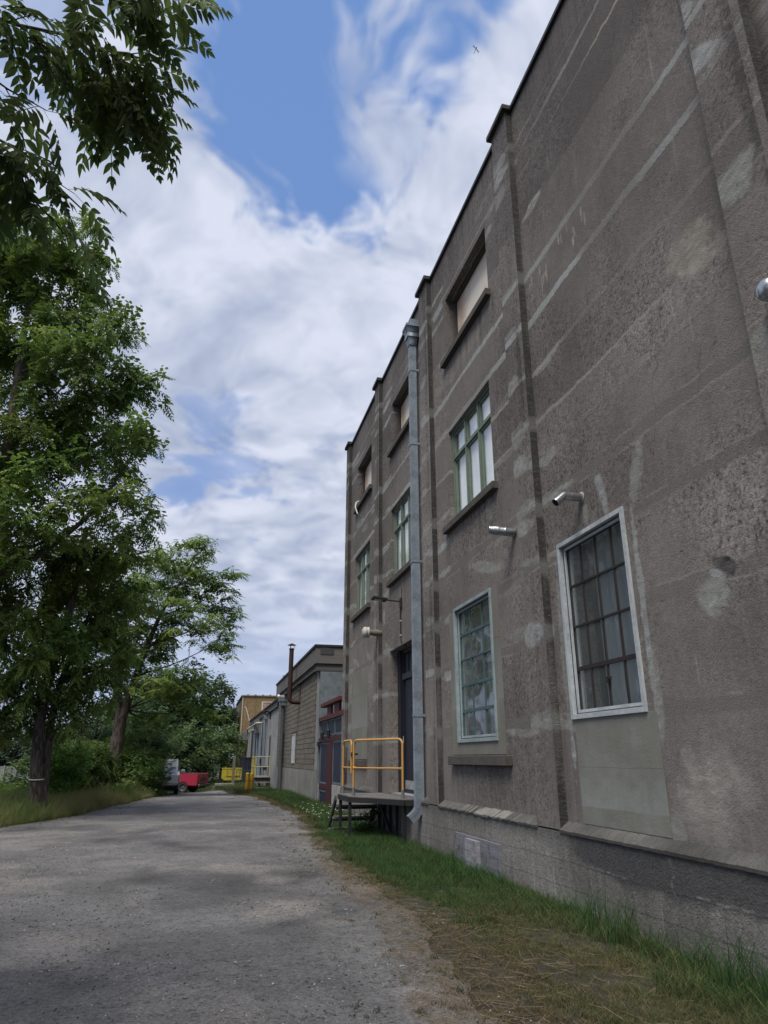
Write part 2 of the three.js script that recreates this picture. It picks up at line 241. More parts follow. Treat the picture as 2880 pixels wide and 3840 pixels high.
function facade(name, geos, parent, own) {                       // uv: the zone's picture; uv1: metres, for the relief
  let c = 0, n = 0;
  geos = geos.map((g) => { const q = (g.index ? g.toNonIndexed() : g); for (const k of Object.keys(q.attributes)) if (!['position', 'normal'].includes(k)) q.deleteAttribute(k); return q; });
  const g = mergeGeometries(geos, false), p = g.attributes.position, nm = g.attributes.normal;
  for (let i = 0; i < p.count; i++) { c -= p.getZ(i); n++; }
  const z = zoneOf(c / n), uv = new Float32Array(p.count * 2), uv1 = new Float32Array(p.count * 2);
  for (let i = 0; i < p.count; i++) {
    const a = -p.getZ(i), y = p.getY(i), x = p.getX(i), flat = Math.abs(nm.getY(i)) > 0.8;
    uv[2 * i] = clamp((a + (x - WX) - z.a0) / (z.a1 - z.a0)); uv[2 * i + 1] = clamp((y + (flat ? x - WX : 0) - FY0) / (FY1 - FY0));
    uv1[2 * i] = a + x; uv1[2 * i + 1] = flat ? x * 1.7 : y;
  }
  g.setAttribute('uv', new THREE.BufferAttribute(uv, 2)); g.setAttribute('uv1', new THREE.BufferAttribute(uv1, 2));
  return part(name, g, own || z.m, parent);
}
const bld = thing('concrete_building', 'tall three-storey rough concrete factory building with flat pilasters along the drive', 'building', [0, 0, 0]);
function holed(a0, a1, y0, y1, holes, x0, x1) {                  // wall slab with openings, outer face at x0
  const s = new THREE.Shape([[a0, y0], [a1, y0], [a1, y1], [a0, y1]].map((q) => new THREE.Vector2(...q)));
  for (const [b0, b1, c0, c1] of holes) s.holes.push(new THREE.Path([[b0, c0], [b0, c1], [b1, c1], [b1, c0]].map((q) => new THREE.Vector2(...q))));
  const g = new THREE.ExtrudeGeometry(s, { depth: x1 - x0, bevelEnabled: false });
  const m = new THREE.Matrix4().makeBasis(V(0, 0, -1), V(0, 1, 0), V(1, 0, 0)).setPosition(x0, 0, 0); g.applyMatrix4(m); return g;
}
const W1 = [6.25, 7.73, 2.07, 4.18], W2 = [10.03, 11.75, 1.89, 4.15], DOOR = [14.05, 16.5, 0.87, 4.07];
const MID = [[9.64, 11.74, 5.79, 7.69], [14.2, 16.33, 5.79, 7.65], [18.8, 20.95, 5.74, 7.62]];
const TOP = [[9.43, 11.67, 9.34, 10.76], [14.1, 16.2, 9.3, 10.65], [18.68, 20.72, 9.25, 10.65]];
facade('wall', [holed(4.05, 8.07, -0.3, 11.95, [W1], WX, WX + 0.4)], bld);
facade('wall', [holed(8.68, 12.62, -0.3, 11.95, [W2, MID[0], TOP[0]], WX, WX + 0.4)], bld);
facade('wall', [holed(13.24, 17.27, -0.3, 11.95, [DOOR, MID[1], TOP[1]], WX, WX + 0.4)], bld);
facade('wall', [holed(17.8, 21.72, -0.3, 11.95, [MID[2], TOP[2]], WX, WX + 0.4)], bld);
facade('wall', [fb(-6, 3.42, -0.3, 11.95, WX, WX + 0.4)], bld);
// near faces of the pilasters: black with lichen and with side shade painted in, wiped clean at the joints
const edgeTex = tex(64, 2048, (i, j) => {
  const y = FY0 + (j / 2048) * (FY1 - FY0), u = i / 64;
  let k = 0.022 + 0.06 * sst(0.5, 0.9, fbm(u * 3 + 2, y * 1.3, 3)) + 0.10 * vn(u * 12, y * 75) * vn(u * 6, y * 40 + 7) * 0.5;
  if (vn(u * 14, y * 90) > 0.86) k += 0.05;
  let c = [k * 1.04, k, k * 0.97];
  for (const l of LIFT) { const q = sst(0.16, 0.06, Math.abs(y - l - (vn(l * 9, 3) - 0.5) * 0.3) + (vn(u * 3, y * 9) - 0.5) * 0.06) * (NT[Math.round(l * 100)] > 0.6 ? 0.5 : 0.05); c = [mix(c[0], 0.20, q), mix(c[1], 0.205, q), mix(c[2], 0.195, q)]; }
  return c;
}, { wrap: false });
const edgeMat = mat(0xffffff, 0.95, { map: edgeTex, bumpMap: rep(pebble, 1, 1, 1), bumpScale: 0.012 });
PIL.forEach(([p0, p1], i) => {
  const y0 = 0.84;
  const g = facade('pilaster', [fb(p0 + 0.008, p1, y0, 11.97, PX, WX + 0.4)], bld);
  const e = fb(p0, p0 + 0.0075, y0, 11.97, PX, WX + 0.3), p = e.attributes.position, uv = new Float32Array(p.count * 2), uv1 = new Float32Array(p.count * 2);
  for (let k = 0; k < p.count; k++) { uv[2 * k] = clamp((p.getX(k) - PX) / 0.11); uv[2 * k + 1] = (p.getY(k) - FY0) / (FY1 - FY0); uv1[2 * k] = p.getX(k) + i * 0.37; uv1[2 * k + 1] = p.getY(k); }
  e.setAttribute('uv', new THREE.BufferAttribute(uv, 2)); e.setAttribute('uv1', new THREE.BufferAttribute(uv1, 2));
  const E = part('stained_shaded_edge', e, edgeMat, g);
});
// plinth, level with the pilasters, and the weathered ledge on it in every bay
const plinthTex = tex(2048, 256, (i, j) => {
  const a = 2.4 + (i / 2048) * 19.8, y = -0.35 + (j / 256) * 1.25;
  const g1 = fbm(a * 0.8 + 40, y * 1.4, 4), st = vn(a * 15, y * 1.2) * 0.6 + vn(a * 37, y * 2) * 0.4, sp = vn(a * 70, y * 70);
  const k = clamp(0.5 + (g1 - 0.5) * 1.5 + (st - 0.5) * 0.55);
  let c = [mix(0.085, 0.205, k), mix(0.082, 0.197, k), mix(0.077, 0.186, k)];
  // soot under the ledge of the near bay, with a ragged lower edge
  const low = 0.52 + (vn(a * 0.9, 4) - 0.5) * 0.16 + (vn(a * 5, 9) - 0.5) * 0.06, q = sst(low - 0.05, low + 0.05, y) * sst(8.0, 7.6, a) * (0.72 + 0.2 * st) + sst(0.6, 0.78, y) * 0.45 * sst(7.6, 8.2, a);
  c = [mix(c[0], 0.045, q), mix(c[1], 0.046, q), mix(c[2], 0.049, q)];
  for (const [l, s] of [[0.53, 0.6], [0.27, 0.5], [0.0, 0.35]]) { const dy = y - l - (vn(a * 0.9, l * 9) - 0.5) * 0.03 - (vn(a * 14, l * 5) - 0.5) * 0.02; const w = sst(0.016, 0.004, Math.abs(dy)) * s * sst(0.45, 0.75, vn(a * 2, l * 20)) * vn(a * 30, 4); c = c.map((v) => mix(v, 0.30, w)); const dk = sst(0.012, 0.004, Math.abs(dy + 0.02)) * 0.3; c = c.map((v) => v * (1 - dk)); }
  const wst = sst(0.72, 0.9, vn(a * 9 + 2, 3)) * sst(0.5, 0.85, vn(a * 46, y * 4)) * sst(0.55, 0.2, y); c = c.map((v, n) => mix(v, 0.36 + n * 0.015, wst * 0.5));
  const cr = sst(0.02, 0.005, Math.abs(a - 6.02 - (vn(3, y * 9) - 0.5) * 0.10 - (vn(8, y * 40) - 0.5) * 0.03)) * 0.4 * vn(5, y * 30); c = c.map((v) => mix(v, 0.22, cr));
  const e = 1 + (sp - 0.5) * 0.4 + (vn(a * 30, y * 30) - 0.5) * 0.35; return c.map((v) => v * e);
}, { wrap: false });
const plinthMat = mat(0xffffff, 0.93, { map: plinthTex, bumpMap: rep(pebble, 0.7, 0.7, 1), bumpScale: 0.006 });
function plinthUV(g) { const q = g.index ? g.toNonIndexed() : g, p = q.attributes.position, nn = q.attributes.normal, uv = new Float32Array(p.count * 2), uv1 = new Float32Array(p.count * 2); for (let i = 0; i < p.count; i++) { uv[2 * i] = (-p.getZ(i) - 2.4 + p.getX(i) - PX) / 19.8; uv[2 * i + 1] = (p.getY(i) + 0.35) / 1.25; uv1[2 * i] = -p.getZ(i) + p.getX(i); uv1[2 * i + 1] = p.getY(i) + p.getX(i) * 0.6; } q.setAttribute('uv', new THREE.BufferAttribute(uv, 2)); q.setAttribute('uv1', new THREE.BufferAttribute(uv1, 2)); return q; }
part('plinth', plinthUV(fb(-6, 13.9, -0.3, 0.82, PX, WX - 0.003)), plinthMat, bld);
part('plinth', plinthUV(fb(13.9, 22.2, -0.3, 0.82, PX, WX - 0.003)), plinthMat, bld);
const ledgeTex = tex(1024, 64, (i, j) => { const a = i / 64, v = j / 64; const k = fbm(a * 1.2 + 9, v * 2, 4), s = vn(a * 14 + v * 3, v * 2), w = sst(0.40, 0.6, vn(a * 0.8 + 4, 2)) * sst(0.45, 0.7, s) * sst(9.1, 9.6, a) * sst(12.2, 11.4, a); const b = mix(0.052, 0.115, clamp(0.5 + (k - 0.5) * 2)) * (0.85 + 0.3 * s) * (0.8 + 0.4 * vn(a * 60, v * 8)); return [mix(b * 1.02, 0.32, w * 0.6), mix(b, 0.31, w * 0.6), mix(b * 0.95, 0.285, w * 0.6)]; });
const ledgeMat = mat(0xffffff, 0.9, { map: rep(ledgeTex, 1, 1), bumpMap: rep(pebble, 12, 1), bumpScale: 0.01 });
for (const [a0, a1] of [[4.05, 8.07], [8.68, 12.62], [13.24, 14.0], [17.8, 21.72]]) {
  const n = Math.ceil((a1 - a0) * 14), pos = [], uv = [], r = mulberry(Math.round(a0 * 10)); let row = [];
  for (let i = 0; i <= n; i++) { const a = a0 + ((a1 - a0) * i) / n, J = a0 > 8 && a0 < 9 ? 1 : 0.35, c = (r() - 0.5) * 0.014 * J * (i > 0 && i < n), o = PX - 0.022 + (r() - 0.5) * 0.02 * J; row.push([[WX + 0.05, 0.955 + c], [WX - 0.002, 0.93 + c], [o, 0.842 + (r() - 0.5) * 0.018 * J], [o + 0.004, 0.812 + (r() - 0.5) * 0.014 * J], [PX + 0.03, 0.80]].map((q) => [q[0], q[1], -a])); }
  const q4 = (A, B, C, D, u0, u1, v0, v1) => { pos.push(...A, ...B, ...C, ...A, ...C, ...D); uv.push(u0, v0, u1, v0, u1, v1, u0, v0, u1, v1, u0, v1); };
  for (let i = 0; i < n; i++) for (let k = 0; k < 4; k++) { const u0 = (a0 + ((a1 - a0) * i) / n) / 16, u1 = (a0 + ((a1 - a0) * (i + 1)) / n) / 16; q4(row[i][k], row[i + 1][k], row[i + 1][k + 1], row[i][k + 1], u0, u1, 1 - k * 0.25, 0.75 - k * 0.25); }
  for (const i of [0, n]) for (let k = 1; k < 4; k++) { const A = row[i][0], B = row[i][k], C = row[i][k + 1]; pos.push(...A, ...B, ...C); uv.push(0, 0.4, 0.01, 0.5, 0.01, 0.4); }
  const g = new THREE.BufferGeometry(); g.setAttribute('position', new THREE.BufferAttribute(new Float32Array(pos), 3)); g.setAttribute('uv', new THREE.BufferAttribute(new Float32Array(uv), 2)); g.computeVertexNormals();
  part('ledge', g, mat(0xffffff, 0.9, { map: ledgeMat.map, bumpMap: ledgeMat.bumpMap, bumpScale: 0.01, side: THREE.DoubleSide }), bld);
}
// coping and pilaster caps
const darkMetal = wear(lin(0.028, 0.03, 0.034), 0.55, { metalness: 0.2 }), capStone = wear(lin(0.06, 0.058, 0.055), 0.9, { bumpMap: rep(pebble, 1, 1), bumpScale: 0.008 });
const copSpans = [[-6, 3.40], [4.07, 8.05], [8.70, 12.60], [13.26, 17.25], [17.82, 21.70]];
for (const [a0, a1] of copSpans) part('coping', fb(a0, a1, 11.955, 12.04, WX - 0.05, WX + 0.45, 0.012), darkMetal, bld);
for (const [p0, p1] of PIL) part('pilaster_cap', fb(p0 - 0.06, p1 + 0.06, 11.975, 12.075, PX - 0.075, WX + 0.46, 0.012), capStone, bld);
// the rest of the shell
const shell = wear(lin(0.22, 0.205, 0.19), 0.95, { bumpMap: rep(pebble, 1, 1), bumpScale: 0.008 });
part('end_wall', fb(21.8, 22.19, -0.3, 11.95, WX + 0.401, 18), shell, bld);
part('end_wall', fb(-6, -5.6, -0.3, 11.95, WX + 0.401, 18), shell, bld);
part('rear_wall', fb(-5.6, 21.8, -0.3, 11.95, 17.6, 18), shell, bld);
part('roof', fb(-5.6, 21.8, 11.6, 11.9, WX + 0.401, 17.6), wear(lin(0.1, 0.1, 0.1), 0.95), bld);
for (const y of [0.6, 4.75, 8.5]) part('floor_slab', fb(-5.6, 21.8, y, y + 0.25, WX + 0.42, 17.6), shell, bld);
// smooth rendered patches (blocked lower halves of old openings)
const patchTex = tex(512, 512, (i, j) => { const u = i / 512, v = j / 512; const k = fbm(u * 3 + 4, v * 3 + 2, 4), s = vn(u * 30, v * 3), t = sst(0.35, 0.7, fbm(u * 2.3 + 70, v * 2 + 1, 3)); let b = 0.90 + (k - 0.5) * 0.35 + (s - 0.5) * 0.08 + (vn(u * 140, v * 140) - 0.5) * 0.05; let c = [mix(0.198, 0.232, t) * b, mix(0.198, 0.246, t) * b, mix(0.178, 0.236, t) * b]; if (Math.abs(v - 0.36 - (vn(u * 5, 2) - 0.5) * 0.02) < 0.003) c = c.map((x) => x * 0.7); return c; });
function slab(name, a0, a1, y0, y1, x0, tone, parent, su = 1) {
  const m = mat(lin(...tone), 0.88, { map: rep(patchTex, su / Math.max(1, a1 - a0), su / Math.max(1, y1 - y0)), bumpMap: rep(smooth, 1.5, 1.5), bumpScale: 0.004 });
  return part(name, fb(a0, a1, y0, y1, x0, WX - 0.001, 0.006), m, parent);
}
slab('patch', 6.1, 7.70, 0.935, 2.055, WX - 0.006, [0.95, 0.95, 0.93], bld);
slab('patch', 9.74, 10.02, 1.68, 4.14, WX - 0.005, [0.84, 0.82, 0.78], bld);
slab('patch', 10.02, 11.76, 1.68, 1.885, WX - 0.005, [0.86, 0.84, 0.8], bld);
slab('patch', 11.76, 12.05, 1.68, 4.1, WX - 0.005, [0.84, 0.82, 0.78], bld);
slab('patch', 18.95, 21.1, 1.6, 4.04, WX - 0.012, [0.92, 0.9, 0.86], bld);
// sills
const sillMat = wear(lin(0.095, 0.089, 0.083), 0.95, { bumpMap: rep(pebble, 1, 1), bumpScale: 0.01 });
for (const [a0, a1, y0, y1, o] of [[9.56, 12.08, 1.52, 1.66, 0.10], [9.5, 12.0, 5.655, 5.785, 0.10], [9.33, 11.85, 9.2, 9.335, 0.10], [14.05, 16.5, 5.65, 5.785, 0.10], [13.98, 16.38, 9.16, 9.295, 0.10], [18.65, 21.1, 5.6, 5.735, 0.10], [18.5, 20.9, 9.1, 9.245, 0.10], [18.95, 21.35, 1.42, 1.58, 0.06]])
  part('sill', fb(a0, a1, y0, y1, WX - o, WX + 0.30, 0.012), sillMat, bld);

// ---------------------------------------------------------------- windows of the concrete building
const paneBump = tex(256, 256, (i, j) => { const u = i / 256, v = j / 256; return 0.5 + (vn(u * 3, v * 2, 3, 2) - 0.5) * 0.7 + (vn(u * 7, v * 6, 7, 6) - 0.5) * 0.25; }, { srgb: false });
const glass = new THREE.MeshPhysicalMaterial({ color: lin(0.93, 0.96, 0.95), roughness: 0.02, transmission: 1, thickness: 0, ior: 2.4 });
const oldGlass = new THREE.MeshPhysicalMaterial({ color: lin(0.72, 0.78, 0.80), roughness: 0.05, transmission: 0.92, thickness: 0, ior: 1.85, bumpMap: paneBump, bumpScale: 0.006 });
const whitePaint = wear(lin(0.47, 0.52, 0.56), 0.6, { bumpScale: 0.003 }), tealPaint = wear(lin(0.07, 0.13, 0.135), 0.5), rustSteel = wear(lin(0.022, 0.015, 0.014), 0.7), greenPaint = wear(lin(0.15, 0.205, 0.165), 0.55);
const cloth = mat(lin(0.20, 0.23, 0.27), 0.95), room = mat(lin(0.10, 0.10, 0.09), 0.95), tan = mat(lin(0.20, 0.18, 0.14), 0.95);
function curtain(a0, a1, y0, y1, x, amp, parent, m = cloth, waves = 7) {
  const g = new THREE.PlaneGeometry(a1 - a0, y1 - y0, waves * 10, 2), p = g.attributes.position;
  for (let i = 0; i < p.count; i++) { const u = p.getX(i) / (a1 - a0) + 0.5; p.setZ(i, Math.sin(u * waves * 6.28 + p.getY(i) * 0.2) * amp + Math.sin(u * waves * 2.9) * amp * 0.6); }
  g.computeVertexNormals(); g.rotateY(-Math.PI / 2); g.translate(x, (y0 + y1) / 2, -(a0 + a1) / 2);
  m = m.clone(); m.side = THREE.DoubleSide; return part('curtain', g, m, parent);
}
function frameGeo(a0, a1, y0, y1, w, x0, x1, wb = w) { return [fb(a0, a1, y1 - w, y1, x0, x1, 0.004), fb(a0, a1, y0, y0 + wb, x0, x1, 0.004), fb(a0, a0 + w, y0 + wb, y1 - w, x0, x1, 0.004), fb(a1 - w, a1, y0 + wb, y1 - w, x0, x1, 0.004)]; }
function gridWindow([a0, a1, y0, y1], cols, rows, frameM, barM, glassM, bw, heavy) {
  const fw = 0.055, w = part('window', [...frameGeo(a0 - 0.015, a1 + 0.015, y0 - 0.02, y1 + 0.015, fw, WX - 0.028, WX + 0.03), ...frameGeo(a0 + 0.05, a1 - 0.05, y0 + 0.05, y1 - 0.05, 0.035, WX + 0.031, WX + 0.12)], frameM, bld);
  const A0 = a0 + fw, A1 = a1 - fw, Y0 = y0 + fw, Y1 = y1 - fw, X = WX + 0.07;
  part('steel_frame', frameGeo(A0, A1, Y0, Y1, 0.032, X - 0.02, X + 0.02), barM, w);
  const cw = (A1 - A0) / cols, rh = (Y1 - Y0) / rows;
  for (let i = 1; i < cols; i++) part('glazing_bar', fb(A0 + i * cw - bw / 2, A0 + i * cw + bw / 2, Y0 + 0.03, Y1 - 0.03, X - 0.013, X + 0.013), barM, w);
  for (let j = 1; j < rows; j++) { const h = heavy.includes(j) ? bw * 1.9 : bw; part('glazing_bar', fb(A0 + 0.03, A1 - 0.03, Y0 + j * rh - h / 2, Y0 + j * rh + h / 2, X - 0.0155, X + 0.0155), barM, w); }
  const r = mulberry(cols * 100 + rows);
  for (let i = 0; i < cols; i++) for (let j = 0; j < rows; j++) {
    const g = new THREE.PlaneGeometry(cw - bw * 0.6, rh - bw * 0.6), uv = g.attributes.uv; for (let k = 0; k < uv.count; k++) uv.setXY(k, uv.getX(k) * 0.45 + i * 0.37 + r() * 0.0, uv.getY(k) * 0.5 + j * 0.61);
    g.rotateX((r() - 0.5) * 0.012); g.rotateY(-Math.PI / 2 + (r() - 0.5) * 0.016); g.translate(X, Y0 + (j + 0.5) * rh, -(A0 + (i + 0.5) * cw)); part('pane', g, glassM, w);
  }
  return w;
}
const wA = gridWindow(W1, 4, 4, whitePaint, rustSteel, oldGlass, 0.023, [1]);
tag(wA, 'brown steel grid window of sixteen panes in white frame'); curtain(6.45, 7.42, 1.9, 4.4, WX + 0.32, 0.03, wA); part('inner_board', fb(7.82, 8.4, 1.9, 4.4, WX + 0.41, WX + 0.43), tan, wA);
part('latch', [fb(6.92, 7.0, 2.44, 2.47, WX + 0.03, WX + 0.06), fb(6.95, 6.98, 2.40, 2.46, WX + 0.02, WX + 0.05)], rustSteel, wA);
const wB = gridWindow(W2, 3, 5, wear(lin(0.30, 0.38, 0.41), 0.6), tealPaint, oldGlass, 0.026, [1, 2, 4]);
tag(wB, 'teal steel grid window of fifteen panes in pale frame'); curtain(10.2, 11.3, 1.8, 4.3, WX + 0.41, 0.02, wB, mat(lin(0.12, 0.15, 0.17), 0.9), 4);
// green casement windows of the middle storey: three narrow top lights over three tall ones
for (const [a0, a1, y0, y1] of MID) {
  const X = WX + 0.065, w = part('window', frameGeo(a0 + 0.003, a1 - 0.003, y0, y1 - 0.003, 0.055, X, X + 0.09), greenPaint, bld);
  tag(w, 'green three-light casement window of the middle storey');
  const yt = y1 - 0.58, cw = (a1 - a0 - 0.14) / 3;
  part('transom', fb(a0 + 0.07, a1 - 0.07, yt - 0.032, yt + 0.032, X - 0.004, X + 0.085, 0.004), greenPaint, w);
  for (let i = 1; i < 3; i++) part('mullion', fb(a0 + 0.07 + i * cw - 0.026, a0 + 0.07 + i * cw + 0.026, y0 + 0.07, y1 - 0.07, X - 0.002, X + 0.082, 0.004), greenPaint, w);
  for (let i = 0; i < 3; i++) for (const [b, t] of [[y0 + 0.07, yt - 0.04], [yt + 0.04, y1 - 0.07]]) {
    const A0 = a0 + 0.07 + i * cw + (i ? 0.037 : 0.002), A1 = a0 + 0.07 + (i + 1) * cw - (i < 2 ? 0.037 : 0.002);
    part('sash', frameGeo(A0, A1, b + 0.002, t - 0.002, 0.030, X + 0.02, X + 0.07), greenPaint, w);
    const g = new THREE.PlaneGeometry(A1 - A0 - 0.04, t - b - 0.04); g.rotateY(-Math.PI / 2); g.translate(X + 0.045, (b + t) / 2, -(A0 + A1) / 2); part('pane', g, glass, w);
  }
  curtain(a0 - 0.05, a1 + 0.5, y0 - 0.1, y1 + 0.25, WX + 0.165, 0.004, w, mat(lin(0.86, 0.88, 0.90), 0.9), 9);
}
// boarded openings of the top storey
const boardTex = tex(512, 512, (i, j) => { const u = i / 512, v = j / 512; const s = sst(0.45, 0.75, fbm(u * 5 + 3, v * 4, 4)), e = sst(0.34, 0.05, u) * 0.7 + sst(0.3, 0.0, v) * 0.25, d = vn(u * 40, v * 9) * 0.3 + vn(u * 120, v * 30) * 0.2; const k = clamp(e + (0.5 - s) * 0.5 + d * 0.2 - 0.1); return [mix(0.72, 0.42, k), mix(0.66, 0.27, k), mix(0.58, 0.18, k)]; }, { wrap: false });
for (const [a0, a1, y0, y1] of TOP) {
  const g = fb(a0 + 0.002, a1 - 0.002, y0, y1 - 0.002, WX + 0.24, WX + 0.262), p = g.attributes.position, uv = g.attributes.uv; for (let k = 0; k < p.count; k++) uv.setXY(k, clamp((a1 + p.getZ(k)) / (a1 - a0)), clamp((p.getY(k) - y0) / (y1 - y0)));
  const b = part('boarded_opening', g, mat(0xffffff, 0.9, { map: boardTex, bumpMap: rep(woodTex, 1, 3), bumpScale: 0.003 }), bld); tag(b, 'pale weathered board closing a top-storey opening');
  part('old_frame', frameGeo(a0 + 0.004, a1 - 0.004, y0 + 0.002, y1 - 0.004, 0.06, WX + 0.17, WX + 0.238), wear(lin(0.07, 0.06, 0.055), 0.95), b);
}
// recessed dark door with a glazed transom
{
  const navy = wear(lin(0.010, 0.013, 0.026), 0.45, { bumpMap: rep(woodTex, 1, 1), bumpScale: 0.001 }), navyLite = wear(lin(0.022, 0.028, 0.042), 0.5);
  const [a0, a1, y0, y1] = DOOR, X = WX + 0.24;
  const d = part('door', frameGeo(a0 + 0.004, a1 - 0.25, y0 + 0.02, y1 - 0.004, 0.09, X, X + 0.12), navy, bld); tag(d, 'tall dark navy double door with glazed transom above the deck');
  part('side_panel', fb(a1 - 0.252, a1 - 0.004, y0, y1 - 0.004, X - 0.05, X + 0.14), navy, d);
  part('transom_bar', fb(a0 + 0.09, a1 - 0.34, 3.36, 3.5, X - 0.03, X + 0.1, 0.005), navyLite, d);
  const am = (a0 + a1 - 0.25) / 2;
  for (const [b0, b1] of [[a0 + 0.095, am - 0.004], [am + 0.004, a1 - 0.345]]) {
    const l = part('leaf', fb(b0, b1, y0 + 0.03, 3.35, X + 0.03, X + 0.085, 0.004), navy, d);
    part('kick_plate', fb(b0 + 0.02, b1 - 0.02, y0 + 0.05, y0 + 0.29, X + 0.02, X + 0.0295), wear(lin(0.34, 0.36, 0.40), 0.5), l);
    const q = fb(-0.06, 0.06, -0.06, 0.06, X + 0.018, X + 0.029, 0.003); q.translate(-0, 0, 0); q.rotateX(Math.PI / 4); q.translate(0, 2.72, -(b0 + b1) / 2); part('diamond_window', q, wear(lin(0.03, 0.03, 0.03), 0.2), l);
  }
  for (let i = 1; i < 6; i++) part('glazing_bar', fb(a0 + 0.09 + i * 0.335 - 0.018, a0 + 0.09 + i * 0.335 + 0.018, 3.5, y1 - 0.095, X + 0.02, X + 0.06), navyLite, d);
  { const g = new THREE.PlaneGeometry(1.98, 0.45); g.rotateY(-Math.PI / 2); g.translate(X + 0.05, 3.735, -(a0 + 0.09 + 1.0)); part('pane', g, oldGlass, d); }
  part('handle', [fb(am - 0.11, am - 0.08, 1.95, 2.15, X - 0.02, X + 0.0, 0.004), fb(am - 0.108, am - 0.082, 1.97, 1.99, X, X + 0.03), fb(am - 0.108, am - 0.082, 2.11, 2.13, X, X + 0.03)], wear(lin(0.02, 0.02, 0.02), 0.4), d);
  part('notice', fb(15.0, 15.07, 2.0, 2.28, X + 0.012, X + 0.019), mat(lin(0.62, 0.66, 0.66), 0.8), d);
  part('push_plate', fb(15.98, 16.02, 1.95, 2.1, X - 0.058, X - 0.051), mat(lin(0.5, 0.52, 0.5), 0.4, { metalness: 0.5 }), d);
  part('threshold', fb(a0, a1 - 0.25, y0 - 0.02, y0 + 0.03, WX - 0.02, X + 0.12), wear(lin(0.30, 0.31, 0.33), 0.8), d);
}
// plywood over the cellar opening, with a second small panel screwed onto it
{
  const plyTex = tex(256, 512, (i, j) => { const u = i / 256, v = j / 512; const w = vn(u * 3 + vn(u * 2, v * 9) * 2, v * 26) * 0.6 + vn(u * 9, v * 70) * 0.4; const k = 0.75 + (w - 0.5) * 0.7; const f = sst(0.78, 0.9, vn(u * 20, v * 7)) * 0.5; return [mix(0.245 * k, 0.06, f), mix(0.245 * k, 0.06, f), mix(0.28 * k, 0.07, f)]; });
  const ply = mat(lin(0.78, 0.78, 0.8), 0.9, { map: plyTex, bumpMap: rep(woodTex, 1, 2), bumpScale: 0.004 });
  const c = thing('plywood_cover', 'grey weathered plywood sheet with a small panel over the cellar opening', 'panel', [PX, 0, -10.8]);
  part('sheet', box(-0.035, -0.001, -0.25, 0.5, -0.93, 0.93, 0.003), ply, c);
  part('small_panel', box(-0.10, -0.036, 0.05, 0.47, -0.29, 0.21, 0.004), mat(lin(1.15, 1.15, 1.12), 0.9, { map: plyTex, bumpMap: rep(woodTex, 1, 2), bumpScale: 0.006 }), c);
}

// ================================================================ FITTINGS ON THE CONCRETE WALL
const steel = mat(lin(0.42, 0.44, 0.46), 0.28, { metalness: 0.9, bumpMap: smooth, bumpScale: 0.001 }), galv = mat(lin(0.36, 0.42, 0.48), 0.42, { metalness: 0.75, map: mottle, bumpMap: smooth, bumpScale: 0.001 }), blackPaint = wear(lin(0.012, 0.012, 0.014), 0.6);
const lathe = (pts, seg = 20) => new THREE.LatheGeometry(pts.map((q) => new THREE.Vector2(q[0], q[1])), seg);
{ // stainless flue with a downturned bend, above the brown window
  const v = thing('vent_pipe', 'stainless vent pipe with downturned open end above the large brown window', 'vent', [WX, 4.6, -7.06]); v.scale.setScalar(0.8);
  part('pipe', [lathe([[0.062, 0], [0.062, 0.16], [0.066, 0.162], [0.066, 0.185], [0.062, 0.187], [0.062, 0.3]]).rotateZ(Math.PI / 2)], steel, v);
  const e = lathe([[0.058, 0.19], [0.062, 0.19], [0.068, 0.185], [0.068, 0.15], [0.064, 0.145], [0.064, 0.0], [0.05, -0.05]]); e.rotateZ(Math.PI / 2 + 0.7); e.translate(-0.3, 0.0, 0.0);
  part('elbow', e, new THREE.MeshStandardMaterial({ color: lin(0.5, 0.53, 0.56), roughness: 0.25, metalness: 0.9, side: THREE.DoubleSide }), v);
  const c = new THREE.CircleGeometry(0.057, 20); c.rotateX(-Math.PI / 2); c.translate(0, 0.13, 0); c.rotateZ(Math.PI / 2 + 0.7); c.translate(-0.3, 0, 0); part('dark_opening', c, mat(lin(0.006, 0.006, 0.006), 1, { side: THREE.DoubleSide }), v);
  part('collar', lathe([[0.062, 0.0], [0.085, 0.0], [0.085, 0.01], [0.066, 0.02]]).rotateZ(Math.PI / 2), wear(lin(0.4, 0.41, 0.42), 0.9), v);
}
{ // slim tapered vent beside the first pilaster
  const v = thing('vent_pipe', 'slim tapered stainless vent pipe left of the nearest pilaster', 'vent', [WX, 4.76, -9.0]);
  const d = V(-0.97, 0.12, -0.22).normalize(), q = new THREE.Quaternion().setFromUnitVectors(V(0, 1, 0), d);
  part('pipe', lathe([[0.066, 0], [0.066, 0.13], [0.073, 0.132], [0.073, 0.16], [0.066, 0.162], [0.066, 0.24]]).applyQuaternion(q), steel, v);
  part('tip', lathe([[0.073, 0.24], [0.073, 0.28], [0.056, 0.37], [0.059, 0.375], [0.059, 0.39], [0.046, 0.39]]).applyQuaternion(q), steel, v);
  const c = new THREE.CircleGeometry(0.046, 16); c.rotateX(-Math.PI / 2); c.translate(0, 0.387, 0); c.applyQuaternion(q); part('grille', c, blackPaint, v);
}
